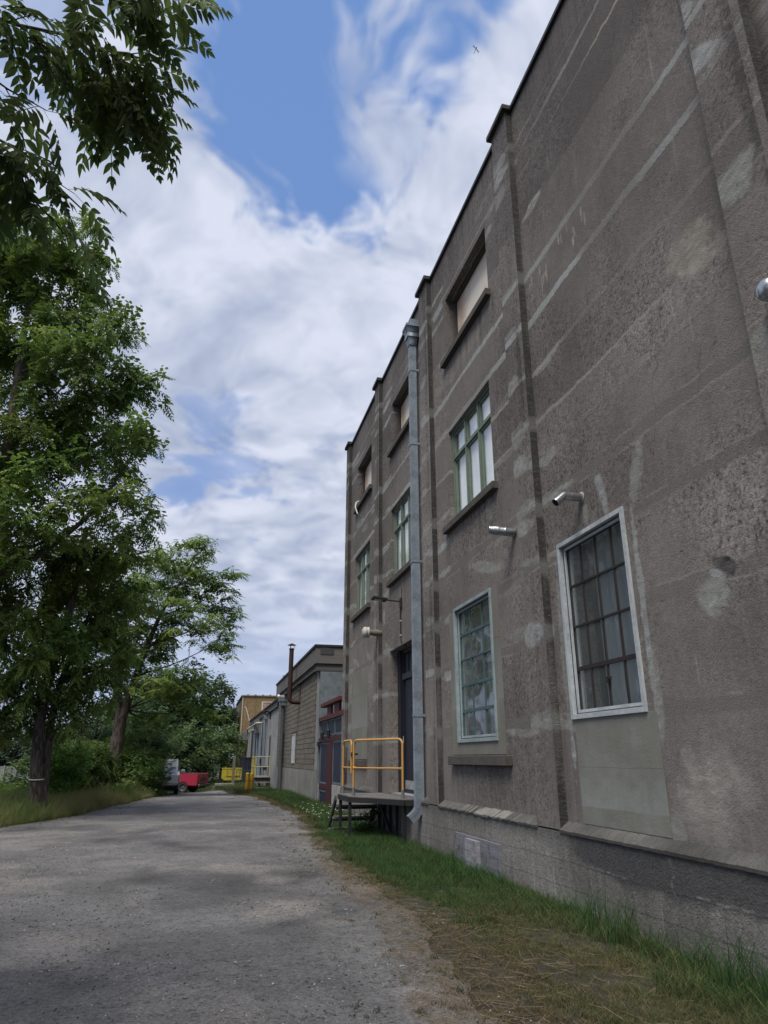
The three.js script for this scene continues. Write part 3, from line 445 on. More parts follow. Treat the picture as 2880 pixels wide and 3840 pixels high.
{ // grey stub with a ribbed white cap near the third pilaster
  const v = thing('vent_pipe', 'grey vent stub with ribbed white cap above the deck', 'vent', [WX - 0.1, 4.66, -17.33]);
  part('pipe', lathe([[0.085, -0.1], [0.085, 0.12], [0.07, 0.13], [0.07, 0.24]]).rotateZ(Math.PI / 2), wear(lin(0.16, 0.155, 0.145), 0.85), v);
  part('cap', lathe([[0, 0.42], [0.09, 0.41], [0.135, 0.37], [0.145, 0.32], [0.115, 0.31], [0.115, 0.29], [0.14, 0.28], [0.14, 0.24], [0.10, 0.22], [0.07, 0.2]]).rotateZ(Math.PI / 2), wear(lin(0.50, 0.49, 0.46), 0.6), v);
}
{ // shiny round hood at the right edge of the view
  const v = thing('vent_pipe', 'shiny domed metal vent hood at the right end of the wall', 'vent', [PX, 5.08, -3.68]);
  part('pipe', lathe([[0.075, 0], [0.075, 0.12]]).rotateZ(Math.PI / 2), steel, v);
  part('hood', new THREE.SphereGeometry(0.095, 24, 16).scale(0.8, 1, 1).translate(-0.1, 0, 0), steel, v);
}
{ // floodlight with its cable
  const l = thing('wall_lamp', 'small black floodlight on a bracket with hanging cable above the door', 'lamp', [WX, 5.07, -15.36]);
  part('bracket', [box(-0.05, 0, -0.16, 0.08, -0.05, 0.05, 0.006), bar(V(-0.04, 0.0, 0), V(-0.36, 0.03, -0.05), 0.022, 0.02)], blackPaint, l);
  const h = box(-0.3, 0.05, -0.03, 0.03, -0.13, 0.13, 0.015); h.rotateZ(-0.12); h.translate(-0.4, 0.03, -0.06); const hd = part('lamp_head', h, blackPaint, l);
  const g = box(-0.24, -0.06, -0.036, -0.031, -0.09, 0.09); g.rotateZ(-0.12); g.translate(-0.4, 0.03, -0.06); part('lens', g, mat(lin(0.35, 0.36, 0.36), 0.3), hd);
  part('conduit_stub', bar(V(-0.03, 0.08, 0), V(-0.03, 0.33, 0), 0.022, 0.022), wear(lin(0.2, 0.19, 0.18), 0.8), l);
  part('cable', poly(cornered([V(-0.03, -0.12, 0), V(-0.035, -0.3, -0.02), V(-0.025, -0.55, -0.03), V(-0.025, -0.85, -0.03), V(-0.03, -0.95, 0.01), V(0.10, -1.03, -0.02)], 0.05), 0.013, 6), blackPaint, l);
  for (const y of [-0.45, -0.78]) part('clip', box(-0.045, -0.01, y - 0.012, y + 0.012, -0.05, -0.01), mat(lin(0.5, 0.5, 0.5), 0.5), l);
}
{ // white cable dangling from the far top sill
  const c = thing('hanging_cable', 'loop of white cable hanging from the farthest top-storey sill', 'cable', [WX, 9.1, -20.2]);
  part('cable', pipe([V(0.02, 0.3, -0.2), V(-0.12, 0.2, -0.1), V(-0.2, -0.05, 0.15), V(-0.15, -0.3, 0.25), V(-0.02, -0.36, 0.1)], 0.022, 8, 24), mat(lin(0.5, 0.5, 0.48), 0.7), c);
}
{ // big square downspout with conductor head
  const d = thing('downspout', 'tall grey-blue square downspout with conductor head beside the door', 'downspout', [WX, 0, -13.72]);
  const gm = mat(lin(0.29, 0.35, 0.42), 0.42, { metalness: 0.3, map: mottle, bumpMap: smooth, bumpScale: 0.001 });
  const ribbed = (y0, y1, x0, x1, h) => { // slightly corrugated box section
    const s = new THREE.Shape(), w = 0.064, dd = x1 - x0; const pts = []; const nn = 3;
    for (let i = 0; i <= nn * 2; i++) pts.push([-w + (2 * w * i) / (nn * 2), i % 2 ? 0.008 : 0]);
    pts.push([w, dd]); pts.push([-w, dd]); s.moveTo(...pts[0]); pts.slice(1).forEach((p) => s.lineTo(...p)); s.closePath();
    const g = new THREE.ExtrudeGeometry(s, { depth: y1 - y0, bevelEnabled: false }); g.applyMatrix4(new THREE.Matrix4().makeBasis(V(0, 0, 1), V(1, 0, 0), V(0, 1, 0)).setPosition(x0, y0, 0)); return g;
  };
  part('pipe', [ribbed(0.78, 5.6, -0.225, -0.055), ribbed(5.55, 10.95, -0.218, -0.062)], gm, d);
  for (const y of [2.4, 5.55, 8.3, 10.2]) part('strap', [box(-0.23, 0, y, y + 0.05, -0.074, -0.068), box(-0.23, 0, y, y + 0.05, 0.068, 0.074), box(-0.234, -0.228, y, y + 0.04, -0.074, 0.074)], gm, d);
  const head = (y0, y1, w0, w1) => { const g = new THREE.CylinderGeometry(w1, w0, y1 - y0, 4, 1); g.rotateY(Math.PI / 4); g.translate(-0.14, (y0 + y1) / 2, 0); return g; };
  part('conductor_head', [head(10.9, 11.1, 0.125, 0.17), head(11.1, 11.2, 0.205, 0.205), head(11.2, 11.36, 0.18, 0.24), box(-0.33, 0, 11.36, 11.43, -0.19, 0.19, 0.005), box(-0.2, 0.1, 11.43, 11.6, -0.12, 0.12)], gm, d);
  const eb = [], n = 7; for (let i = 0; i < n; i++) { const t = (i / n) * 1.05, t2 = ((i + 1) / n) * 1.05; const P = (q) => V(-0.14 - (1 - Math.cos(q)) * 0.24, 0.8 - Math.sin(q) * 0.24, 0); eb.push(beam(P(t), P(t2 + 0.05), 0.142 + (i % 2) * 0.010, 0.15 + (i % 2) * 0.010)); }
  part('elbow', eb, gm, d);
  part('outlet', [beam(V(-0.255, 0.595, 0), V(-0.33, 0.535, 0), 0.15, 0.155)], gm, d);
}

// ================================================================ STEEL DECK WITH STAIR AND YELLOW RAILS
{
  const d = thing('loading_deck', 'small steel deck with yellow pipe rails and stair below the dark door', 'platform', [0, 0, 0]);
  const yellow = wear(lin(0.56, 0.315, 0.085), 0.5), sock = wear(lin(0.16, 0.16, 0.17), 0.5), deckM = wear(lin(0.17, 0.165, 0.16), 0.85, { bumpMap: woodTex }), edge = wear(lin(0.012, 0.012, 0.014), 0.6), DY = 0.87;
  const outline = [[3.08, 16.95], [3.08, 15.72], [3.92, 14.25], [4.08, 14.2], [4.085, 16.95]];
  const s = new THREE.Shape(outline.map(([x, a]) => new THREE.Vector2(x, a)));
  const flat = (y0, y1, sh, grow) => { const g = new THREE.ExtrudeGeometry(sh, { depth: y1 - y0, bevelEnabled: false }); g.applyMatrix4(new THREE.Matrix4().makeBasis(V(1, 0, 0), V(0, 0, -1), V(0, 1, 0)).setPosition(0, y0, 0)); return boxuv(g); };
  part('deck_plate', flat(DY - 0.022, DY, s), deckM, d);
  for (let i = 0; i < outline.length - 1; i++) { const p = outline[i], q = outline[i + 1]; part('deck_edge', beam(V(p[0] + 0.012, DY - 0.075, -p[1]), V(q[0] + 0.012, DY - 0.075, -q[1]), 0.05, 0.10), edge, d); }
  const post = (x, a) => part('rail_post_socket', bar(V(x, DY, -a), V(x, DY + 0.16, -a), 0.038, 0.034, 12), sock, d);
  const A = [3.16, 16.82], B = [3.165, 15.88], B2 = [3.195, 15.77], C = [3.93, 14.42];
  [A, B2, C].forEach((p) => post(...p));
  const P = (p, y) => V(p[0], y, -p[1]), top = DY + 1.13;
  part('side_rail', [poly(cornered([P(B2, DY + 0.1), P(B2, top), P(C, top), P(C, DY + 0.1)], 0.13), 0.0245, 12), bar(P(B2, DY + 0.56), P(C, DY + 0.56), 0.019, 0.019, 10), bar(P(B2, DY + 0.56), V(mix(B2[0], C[0], 0.06), DY + 0.56, -mix(B2[1], C[1], 0.06)), 0.036, 0.02, 10), bar(P(C, DY + 0.56), V(mix(C[0], B2[0], 0.06), DY + 0.56, -mix(C[1], B2[1], 0.06)), 0.036, 0.02, 10)], yellow, d);
  part('front_rail', [poly(cornered([P(A, DY + 0.1), P(A, top), P(B, top), P(B, DY + 0.45)], 0.13), 0.0235, 12), bar(P(A, DY + 0.56), P(B, DY + 0.56), 0.018, 0.018, 10)], yellow, d);
  part('clamp', [bar(V(3.18, top - 0.33, -15.83), V(3.18, top - 0.25, -15.83), 0.042, 0.042, 12), box(3.2, 3.29, top - 0.31, top - 0.27, -15.8, -15.78)], edge, d);
  const leg = (x, a, y0 = -0.2) => part('leg', beam(V(x, y0, -a), V(x, DY - 0.12, -a), 0.062, 0.062), edge, d);
  leg(3.12, 16.85); leg(3.12, 15.75); leg(3.96, 14.4); leg(4.02, 15.25); leg(4.03, 15.85); leg(4.03, 16.4); leg(4.04, 16.9);
  part('brace', beam(V(4.0, DY - 0.1, -16.85), V(3.97, 0.02, -15.3), 0.055, 0.055), edge, d);
  for (let i = 0; i < 3; i++) { const a = 17.12 + i * 0.3, y = 0.60 - i * 0.27; part('tread', box(3.05 - i * 0.02, 4.02, y - 0.025, y + 0.02, -a - 0.15, -a + 0.13, 0.004), wear(lin(0.20, 0.195, 0.185), 0.85), d); part('tread_edge', box(3.05 - i * 0.02, 4.02, y - 0.075, y - 0.026, -a + 0.10, -a + 0.13), edge, d); }
  for (const x of [3.03, 4.0]) part('stringer', beam(V(x, DY - 0.1, -16.95), V(x, -0.1, -18.1), 0.04, 0.12), edge, d);
}

// ================================================================ BLUE AND MAROON DOORS BETWEEN THE BUILDINGS
const cblock = wear(lin(0.225, 0.205, 0.175), 0.95, { bumpMap: rep(pebble, 1.3, 1.3), bumpScale: 0.004 });
{
  const d = thing('wooden_doorway', 'maroon timber doorway with blue panels between the two buildings', 'doorway', [0, 0, 0]);
  const maroon = wear(lin(0.105, 0.016, 0.022), 0.6, { bumpMap: woodTex }), maroonDark = wear(lin(0.062, 0.009, 0.016), 0.6, { bumpMap: woodTex }), blue = wear(lin(0.016, 0.028, 0.058), 0.55), trim = wear(lin(0.13, 0.165, 0.21), 0.7), greyBlue = wear(lin(0.17, 0.205, 0.235), 0.9), base = wear(lin(0.36, 0.37, 0.37), 0.9);
  const X = 4.15, f = (n, a0, a1, y0, y1, dx, m, r = 0.006, dep = 0.06) => part(n, fb(a0, a1, y0, y1, X - dx, X + dep, r), m, d);
  f('frame_post', 26.72, 26.84, -0.3, 2.9, 0.0, maroonDark);
  f('header', 21.9, 26.95, 2.9, 3.05, 0.07, maroon); f('pediment_post', 24.5, 25.25, 3.05, 3.36, 0.02, maroon); f('pediment_post', 22.9, 23.8, 3.05, 3.36, 0.02, maroon);
  f('pediment', 22.3, 26.1, 3.36, 3.5, 0.14, maroon, 0.02, 0.10);
  for (const [a0, a1] of [[25.28, 26.7], [23.78, 25.2], [22.3, 23.7]]) { const p = f('top_panel', a0, a1, 2.36, 2.88, -0.015, blue); part('panel_trim', frameGeo(a0, a1, 2.36, 2.88, 0.05, X - 0.004, X + 0.014), trim, p); }
  for (const a of [25.2, 23.7]) f('stile', a + 0.003, a + 0.077, 2.335, 2.9, 0.004, maroonDark);
  f('rail', 21.9, 26.95, 2.18, 2.33, 0.035, maroonDark);
  const p1 = f('leaf', 25.22, 26.7, 0.78, 2.16, -0.02, blue); part('panel_trim', frameGeo(25.22, 26.7, 0.78, 2.16, 0.06, X - 0.002, X + 0.019), trim, p1); part('panel_stile', fb(25.16, 25.216, 0.0, 2.17, X - 0.015, X + 0.05), maroonDark, p1);
  f('rail', 25.22, 26.71, 0.6, 0.76, 0.012, maroonDark);
  const p2 = f('leaf', 25.22, 26.7, -0.1, 0.58, -0.02, blue); part('panel_trim', frameGeo(25.22, 26.7, -0.1, 0.58, 0.06, X - 0.002, X + 0.019), trim, p2);
  f('open_leaf', 24.06, 25.12, -0.1, 2.16, 0.03, maroonDark);
  const p3 = f('leaf', 21.95, 24.02, 0.84, 2.16, -0.02, blue); part('panel_trim', frameGeo(21.95, 24.02, 0.84, 2.16, 0.06, X - 0.002, X + 0.019), trim, p3);
  f('base_panel', 21.9, 24.03, -0.3, 0.82, 0.01, base);
  f('base_panel', 26.86, 27.15, -0.3, 0.75, 0.02, base);
  for (const [a, y] of [[25.55, 2.33], [24.2, 2.36]]) part('lantern', [bar(V(X - 0.13, y - 0.1, -a), V(X - 0.13, y + 0.12, -a), 0.05, 0.06, 8), new THREE.SphereGeometry(0.062, 10, 6).translate(X - 0.13, y + 0.14, -a), bar(V(X, y, -a), V(X - 0.13, y + 0.02, -a), 0.02)], blackPaint, d);
  f('hinge', 26.75, 27.0, 2.05, 2.2, 0.09, blackPaint);
  part('side_wall', box(X - 0.03, 5.9, -0.3, 4.78, -27.19, -26.97), greyBlue, d); part('back_wall', box(5.9, 6.1, -0.3, 4.78, -27.19, -22.2), greyBlue, d);
}

// ================================================================ LONG LOW BLOCK BUILDING
{
  const b = thing('block_building', 'long low grey concrete block workshop with timber fascia beyond the tall building', 'building', [0, 0, 0]);
  const X = 4.1, A0 = 27.2, A1 = 42.7, A2 = 69.3;
  const render = wear(lin(0.205, 0.20, 0.185), 0.95), pale = wear(lin(0.235, 0.24, 0.24), 0.95), paleTex = tex(512, 512, (i, j) => { const u = i / 512, v = j / 512, k = fbm(u * 5, v * 4, 4), s = vn(u * 60, v * 3), c = vn(u * 160, v * 30); const g = 0.6 + k * 0.5 + (s - 0.5) * 0.28 + (c - 0.5) * 0.1; return [g, g, g * 0.99]; });
  const stained = mat(lin(0.25, 0.245, 0.228), 0.95, { map: rep(paleTex, 0.22, 0.35), bumpMap: rep(smooth, 1, 1), bumpScale: 0.004 }), stained2 = mat(lin(0.27, 0.275, 0.275), 0.95, { map: rep(paleTex, 0.22, 0.35), bumpMap: rep(smooth, 1, 1), bumpScale: 0.004 });
  const mortar = wear(lin(0.085, 0.078, 0.066), 0.95);
  part('wall', fb(A0, A1, 1.19, 5.1, X + 0.008, X + 0.3), mortar, b);
  part('rendered_base', fb(A0 + 0.001, A1, -0.6, 1.19, X - 0.012, X + 0.3), stained, b);
  // corner pier next to the doorway
  part('corner_pier', fb(A0 - 0.02, A0 + 0.5, 1.2, 4.95, X - 0.006, X + 0.25), stained2, b);
  // block courses: each block its own piece as far as they can be told apart
  const shades = [0, 1, 2, 3].map((i) => mat(lin(0.185 + i * 0.014, 0.169 + i * 0.013, 0.143 + i * 0.012), 0.95, { map: mottle, bumpMap: rep(pebble, 1.3, 1.3), bumpScale: 0.004 }));
  const bw = 0.598, bh = 0.2, gb = box(0, 0.05, 0.009, bh - 0.009, -bw + 0.008, -0.008, 0.004), far = []; let n = 0; const r = mulberry(5), cells = [];
  for (let c = 0; c < 19; c++) for (let k = 0; k < 27; k++) { const a = A0 + 0.5 + k * bw + (c % 2) * bw * 0.5; if (a + bw > A1) continue; const y = 1.2 + c * bh; if (y > 4.8) continue; if (a + bw > 33.95 && a < 35.25 && y > 1.3 && y < 2.65) continue; if (a + bw > 39.1 && a < 40.4 && y > 1.3 && y < 2.9) continue; cells.push([a, y]); }
  cells.sort((p, q) => p[0] - q[0]);
  for (const [a, y] of cells) { const x = X - 0.004 + r() * 0.004; if (n++ < 290) { const m = part('block', gb, shades[Math.floor(r() * 4)], b); m.position.set(x, y, -a); } else far.push(gb.clone().translate(x, y, -a)); }
  part('far_blocks', far, shades[1], b, 'stuff');
  part('wall', fb(A1 + 0.002, A2, -0.9, 4.85, X, X + 0.3), stained2, b);
  const wood = mat(lin(0.155, 0.15, 0.15), 0.9, { map: rep(woodTex, 0.35, 1.2), bumpMap: rep(woodTex, 0.35, 1.2), bumpScale: 0.004 }), bnd = mat(lin(0.10, 0.10, 0.105), 0.9, { map: woodTex });
  part('fascia', fb(A0 - 0.28, A1, 5.08, 5.70, X - 0.20, X - 0.16, 0.004), wood, b); part('fascia', box(X - 0.159, 9, 5.08, 5.70, -(A0 - 0.239), -(A0 - 0.28), 0.004), wood, b);
  part('frieze_board', fb(A0 - 0.2, A1, 4.86, 5.06, X - 0.12, X - 0.08), wood, b); part('frieze_board', box(X - 0.079, 9, 4.86, 5.06, -(A0 - 0.16), -(A0 - 0.2)), wood, b);
  part('soffit', fb(A0 - 0.16, A1, 5.02, 5.065, X - 0.15, X + 0.3), bnd, b); part('soffit', box(X - 0.15, 9, 4.80, 4.855, -A0 - 0.2, -(A0 - 0.2)), bnd, b);
  part('roof_edge', fb(A0 - 0.32, A1 + 0.05, 5.71, 5.80, X - 0.25, X + 1, 0.006), darkMetal, b); part('roof_edge', box(X + 1.001, 9, 5.71, 5.80, -(A0 + 1), -(A0 - 0.32), 0.006), darkMetal, b);
  part('roof', box(X + 0.3, 12, 5.5, 5.7, -A1, -(A0 + 0.2)), bnd, b);
  part('loose_flashing', box(X - 0.02, X + 0.5, 5.42, 5.69, -(A0 - 0.282), -(A0 - 0.3), 0.003), wear(lin(0.05, 0.055, 0.065), 0.7), b);
  part('end_wall', box(X + 0.05, 12, -0.5, 4.8, -(A0 + 0.3), -(A0 + 0.01)), pale, b);
  part('step_wall', fb(A1 - 0.25, A1, 4.8, 5.5, X + 0.01, X + 6), pale, b);
  part('fascia', fb(A1 + 0.051, A2 + 0.2, 4.50, 4.86, X - 0.12, X - 0.08), bnd, b); part('roof_edge', fb(A1 + 0.052, A2 + 0.3, 4.87, 4.95, X - 0.2, X + 1.5), darkMetal, b);
  part('roof', box(X + 1.5, 12, 4.75, 4.86, -A2, -A1 - 0.06), bnd, b); part('end_wall', fb(A2 - 0.3, A2, -0.9, 4.85, X + 0.301, 12), pale, b);
  part('vent_box', fb(41.9, 42.3, 5.8, 6.25, X + 0.1, X + 0.5), wear(lin(0.3, 0.3, 0.3), 0.8), b);
  // windows, door
  const w1 = part('window', frameGeo(34.0, 35.2, 1.4, 2.72, 0.05, X - 0.03, X + 0.03), whitePaint, b); part('panel', fb(34.05, 35.15, 1.45, 2.67, X - 0.012, X + 0.02), wear(lin(0.62, 0.66, 0.70), 0.7), w1);
  const w2 = part('window', frameGeo(39.15, 40.35, 1.36, 2.95, 0.07, X - 0.02, X + 0.03), wear(lin(0.05, 0.055, 0.06), 0.7), b); part('pane', fb(39.22, 40.28, 1.43, 2.88, X + 0.0, X + 0.02), wear(lin(0.035, 0.045, 0.055), 0.15), w2); part('sill', fb(39.05, 40.45, 1.26, 1.36, X - 0.09, X + 0.02), stained2, w2);
  const dr = part('door', fb(46.9, 48.05, 0.55, 2.95, X - 0.004, X + 0.04), wear(lin(0.045, 0.045, 0.05), 0.7), b); part('frame', frameGeo(46.8, 48.15, 0.5, 3.05, 0.08, X - 0.02, X + 0.02), wear(lin(0.2, 0.2, 0.2), 0.8), dr);
  const rc = part('doorway', fb(64.5, 67.0, 0.2, 3.95, X - 0.006, X + 0.03), wear(lin(0.02, 0.02, 0.022), 0.8), b);
  // pipework further along
  for (const [a, rr, y0, y1, m] of [[50.2, 0.07, 0.0, 4.2, galv], [51.5, 0.04, 0.4, 3.9, steel], [52.6, 0.03, 0.4, 4.1, blackPaint], [53.6, 0.16, -0.2, 3.0, galv], [55.0, 0.04, 0.2, 4.2, steel], [57.3, 0.08, 0.0, 3.4, galv], [58.4, 0.035, 0.2, 4.4, blackPaint], [60.2, 0.1, 0, 3.6, galv], [61.8, 0.04, 0.2, 3.8, steel]]) part('pipe', bar(V(X - 0.14, y0 - 0.4, -a), V(X - 0.14, y1, -a), rr, rr, 8), m, b);
  part('duct', fb(56.3, 59.3, 3.45, 4.48, X - 0.35, X, 0.01), wear(lin(0.14, 0.14, 0.145), 0.7), b);
  part('hopper_head', fb(49.95, 50.45, 4.15, 4.4, X - 0.28, X - 0.02, 0.01), galv, b); part('hopper_head', fb(57.0, 57.6, 3.3, 3.44, X - 0.28, X - 0.02, 0.01), galv, b);
  part('lagged_pipe', poly(cornered([V(X - 0.02, 4.1, -54.2), V(X - 0.45, 4.1, -54.2), V(X - 0.45, 4.1, -66.2), V(X - 0.45, 3.6, -66.6)], 0.25), 0.07, 8), wear(lin(0.5, 0.5, 0.48), 0.6), b);
  part('lagged_pipe', poly(cornered([V(X - 0.02, 3.75, -58.5), V(X - 0.42, 3.75, -58.5), V(X - 0.42, 3.75, -64.2), V(X - 0.42, 3.3, -64.4)], 0.2), 0.06, 8), wear(lin(0.42, 0.42, 0.41), 0.6), b);
  part('pilaster', fb(67.2, 69.0, -0.9, 4.4, X - 0.25, X - 0.001), stained2, b);
  part('gas_meter', [fb(48.9, 49.3, 0.9, 1.15, X - 0.25, X), fb(52.0, 52.5, 1.3, 1.6, X - 0.25, X)], blackPaint, b);
  part('junction_box', fb(67.5, 68.6, 3.2, 3.9, X - 0.75, X - 0.26, 0.01), wear(lin(0.13, 0.135, 0.16), 0.6), b);
  // fittings that hang on it
  const ds = thing('downspout', 'round grey downspout on the block workshop wall', 'downspout', [X, 0, -38.8]);
  part('pipe', bar(V(-0.16, -0.5, 0), V(-0.16, 4.35, 0), 0.10, 0.10, 14), mat(lin(0.14, 0.155, 0.17), 0.55, { map: mottle, metalness: 0.3 }), ds); part('hopper_head', [box(-0.36, 0.0, 4.3, 4.5, -0.2, 0.2, 0.01), box(-0.42, 0.0, 4.5, 4.62, -0.25, 0.25, 0.01)], galv, ds); part('outlet_pipe', lathe([[0.1, 0], [0.1, 0.25], [0.14, 0.26], [0.14, 0.4], [0.0, 0.42]], 14).rotateZ(Math.PI / 2).translate(-0.1, 4.75, 0), mat(lin(0.5, 0.51, 0.52), 0.4, { metalness: 0.6 }), ds);
  const st = thing('stove_pipe', 'rusty brown stove pipe rising from the block workshop wall', 'chimney pipe', [X, 0, -32.75]);
  const rust = wear(lin(0.050, 0.022, 0.022), 0.7, { metalness: 0.2 });
  part('pipe', [poly(cornered([V(0.05, 4.05, 0), V(-0.5, 4.05, 0), V(-0.5, 6.45, 0.05)], 0.22), 0.105, 14)], rust, st);
  part('cowl', [new THREE.ConeGeometry(0.21, 0.1, 16).translate(-0.5, 6.66, 0.05), lathe([[0.105, 6.4], [0.12, 6.4], [0.12, 6.46], [0.105, 6.46]], 14).translate(-0.5, 0, 0.05), ...[0, 1, 2].map((k) => bar(V(-0.5 + Math.cos(k * 2.1) * 0.1, 6.44, 0.05 + Math.sin(k * 2.1) * 0.1), V(-0.5 + Math.cos(k * 2.1) * 0.14, 6.64, 0.05 + Math.sin(k * 2.1) * 0.14), 0.01, 0.01, 5))], rust, st);
  part('bracket', [bar(V(-0.02, 4.85, 0), V(-0.45, 4.9, 0.02), 0.014, 0.014, 6), bar(V(-0.02, 4.45, 0), V(-0.42, 4.88, 0.02), 0.012, 0.012, 6), bar(V(-0.02, 4.2, 0), V(-0.02, 4.95, 0), 0.015, 0.015, 6)], rust, st);
  const fl = thing('wall_lamp', 'dark twin floodlight under the workshop eaves', 'lamp', [X, 4.3, -47.8]); part('bracket', [box(-0.1, 0, -0.25, 0.3, -0.05, 0.05), bar(V(-0.05, 0.2, 0), V(-0.5, 0.25, 0.4), 0.03), bar(V(-0.05, 0.2, 0), V(-0.4, 0.25, -0.5), 0.03)], blackPaint, fl); part('lamp_head', [box(-0.6, -0.4, 0.1, 0.28, 0.3, 0.5, 0.02), box(-0.5, -0.3, 0.1, 0.28, -0.6, -0.4, 0.02)], blackPaint, fl);
}
{ // stair with railings in front of the block building
  const s = thing('side_stair', 'open steel stair with pale and yellow railings at the workshop door', 'stair', [0, 0, 0]);
  const pale = wear(lin(0.48, 0.47, 0.30), 0.6), yel = wear(lin(0.52, 0.43, 0.06), 0.6), st = wear(lin(0.22, 0.215, 0.205), 0.8), dk = wear(lin(0.02, 0.02, 0.02), 0.7), Y = 0.57;
  part('platform', box(3.12, 4.07, Y - 0.06, Y, -49.2, -46.0, 0.005), st, s); part('platform_frame', box(3.14, 4.06, Y - 0.28, Y - 0.061, -49.1, -46.06), dk, s);
  for (let i = 0; i < 3; i++) part('tread', box(3.12, 4.05 - (i === 2 ? 0.25 : 0), Y - 0.34 - i * 0.3, Y - 0.29 - i * 0.3, -45.9 + i * 0.3, -45.6 + i * 0.3, 0.004), st, s);
  part('stringer', beam(V(3.3, Y - 0.25, -46.05), V(3.95, Y - 1.1, -45.4), 0.06, 0.1), dk, s); part('stringer', beam(V(3.14, Y - 0.2, -46.05), V(3.14, Y - 1.2, -44.9), 0.05, 0.1), dk, s); part('leg', beam(V(4.02, Y - 0.1, -46.1), V(4.02, -0.8, -46.1), 0.07, 0.07), dk, s);
  const R = 0.026; part('end_rail', [bar(V(3.2, Y, -46.1), V(3.2, Y + 1.16, -46.1), R), bar(V(4.02, Y, -46.1), V(4.02, Y + 1.16, -46.1), R), bar(V(3.2, Y + 1.16, -46.1), V(4.02, Y + 1.16, -46.1), R), bar(V(3.2, Y + 0.57, -46.1), V(4.02, Y + 0.57, -46.1), R)], pale, s);
  part('side_rail', [bar(V(3.14, Y, -46.3), V(3.14, Y + 1.14, -46.3), 0.03), bar(V(3.14, Y, -49.1), V(3.14, Y + 1.14, -49.1), 0.03), bar(V(3.14, Y, -47.7), V(3.14, Y + 1.14, -47.7), 0.03), bar(V(3.14, Y + 1.14, -46.3), V(3.14, Y + 1.14, -49.1), 0.03), bar(V(3.14, Y + 0.57, -46.3), V(3.14, Y + 0.57, -49.1), 0.03)], yel, s);
}
{ // the two bollards
  const yel = wear(lin(0.62, 0.36, 0.012), 0.5), band = wear(lin(0.12, 0.07, 0.01), 0.6);
  const mk = (x, a, lean, label) => { const b = thing('bollard', label, 'bollard', [x, dip(a) - 0.1, -a], 0, 'yellow bollards by the side stair'); b.rotation.z = lean; part('post', lathe([[0.105, 0], [0.105, 1.1], [0.095, 1.15], [0.05, 1.185], [0, 1.195]], 18), yel, b); part('band', lathe([[0.107, 0.74], [0.107, 0.765]], 18), band, b); };
  mk(2.50, 42.6, -0.01, 'left one of two yellow bollards, its foot deep in grass'); mk(2.72, 42.8, -0.045, 'right one of two yellow bollards, leaning towards the side stair');
}
{ // ochre metal clad hall beyond
  const o = thing('ochre_hall', 'tall ochre corrugated metal hall at the end of the drive', 'building', [0, 0, 0]);
  const och = wear(lin(0.265, 0.18, 0.082), 0.6, { bumpScale: 0.001 }), ochD = wear(lin(0.22, 0.148, 0.068), 0.6), cream = wear(lin(0.62, 0.58, 0.48), 0.7); const A = 74, x0 = 3.42, x1 = 14, yT = 7.62;
  part('wall', box(x0 + 0.02, x1, -1.6, yT, -A - 14, -A - 0.05), ochD, o);
  const sh = []; for (let x = x0; x < x1; x += 0.3) sh.push(x); const r = mulberry(3);
  sh.forEach((x) => { part('cladding_rib', box(x + 0.03, x + 0.17, -0.1, yT - 0.02, -A - 0.05, -A, 0.012), r() < 0.5 ? och : ochD, o); part('cladding_panel', box(x + 0.172, x + 0.328, -0.1, yT - 0.02, -A - 0.05, -A - 0.028), och, o); });
  part('corner_trim', box(x0 - 0.03, x0 + 0.03, -0.1, yT, -A - 0.2, -A + 0.02), cream, o);
  part('eaves_trim', [box(x0 - 0.15, x1, yT, yT + 0.1, -A - 14, -A + 0.12), ...[0, 1, 2, 3, 4, 5, 6, 7].map((k) => box(x0 + 0.4 + k * 0.75, x0 + 0.6 + k * 0.75, yT + 0.1, yT + 0.17, -A - 1, -A + 0.14))], wear(lin(0.34, 0.31, 0.24), 0.8), o);
  const w = part('window', [box(5.35, 7.3, 5.9, 6.0, -A, -A + 0.06), box(5.35, 7.3, 7.0, 7.1, -A, -A + 0.06), box(5.35, 5.47, 6.0, 7.0, -A, -A + 0.06), box(6.25, 6.35, 6.0, 7.0, -A, -A + 0.05)], cream, o); part('pane', box(5.47, 7.3, 6.0, 7.0, -A - 0.02, -A + 0.02), wear(lin(0.42, 0.28, 0.22), 0.5), w);
  part('conduit', [box(3.44, 4.4, 1.02, 1.07, -A, -A + 0.1), box(3.44, 4.4, 0.88, 0.93, -A, -A + 0.1)], cream, o);
  part('plinth', box(x0 + 0.01, x1, -1.6, -0.1, -A - 14, -A + 0.03), wear(lin(0.2, 0.2, 0.19), 0.95), o);
  const m = thing('service_mast', 'pale slanting service pole leaning from the workshop roof', 'pole', [4.05, 4.85, -68.6]); part('pole', bar(V(0.05, -0.5, 0), V(-0.52, 1.3, -0.3), 0.045, 0.04), wear(lin(0.55, 0.53, 0.5), 0.6), m); part('head', bar(V(-0.52, 1.3, -0.3), V(-0.68, 1.34, -0.35), 0.06, 0.03), wear(lin(0.5, 0.48, 0.46), 0.6), m);
}
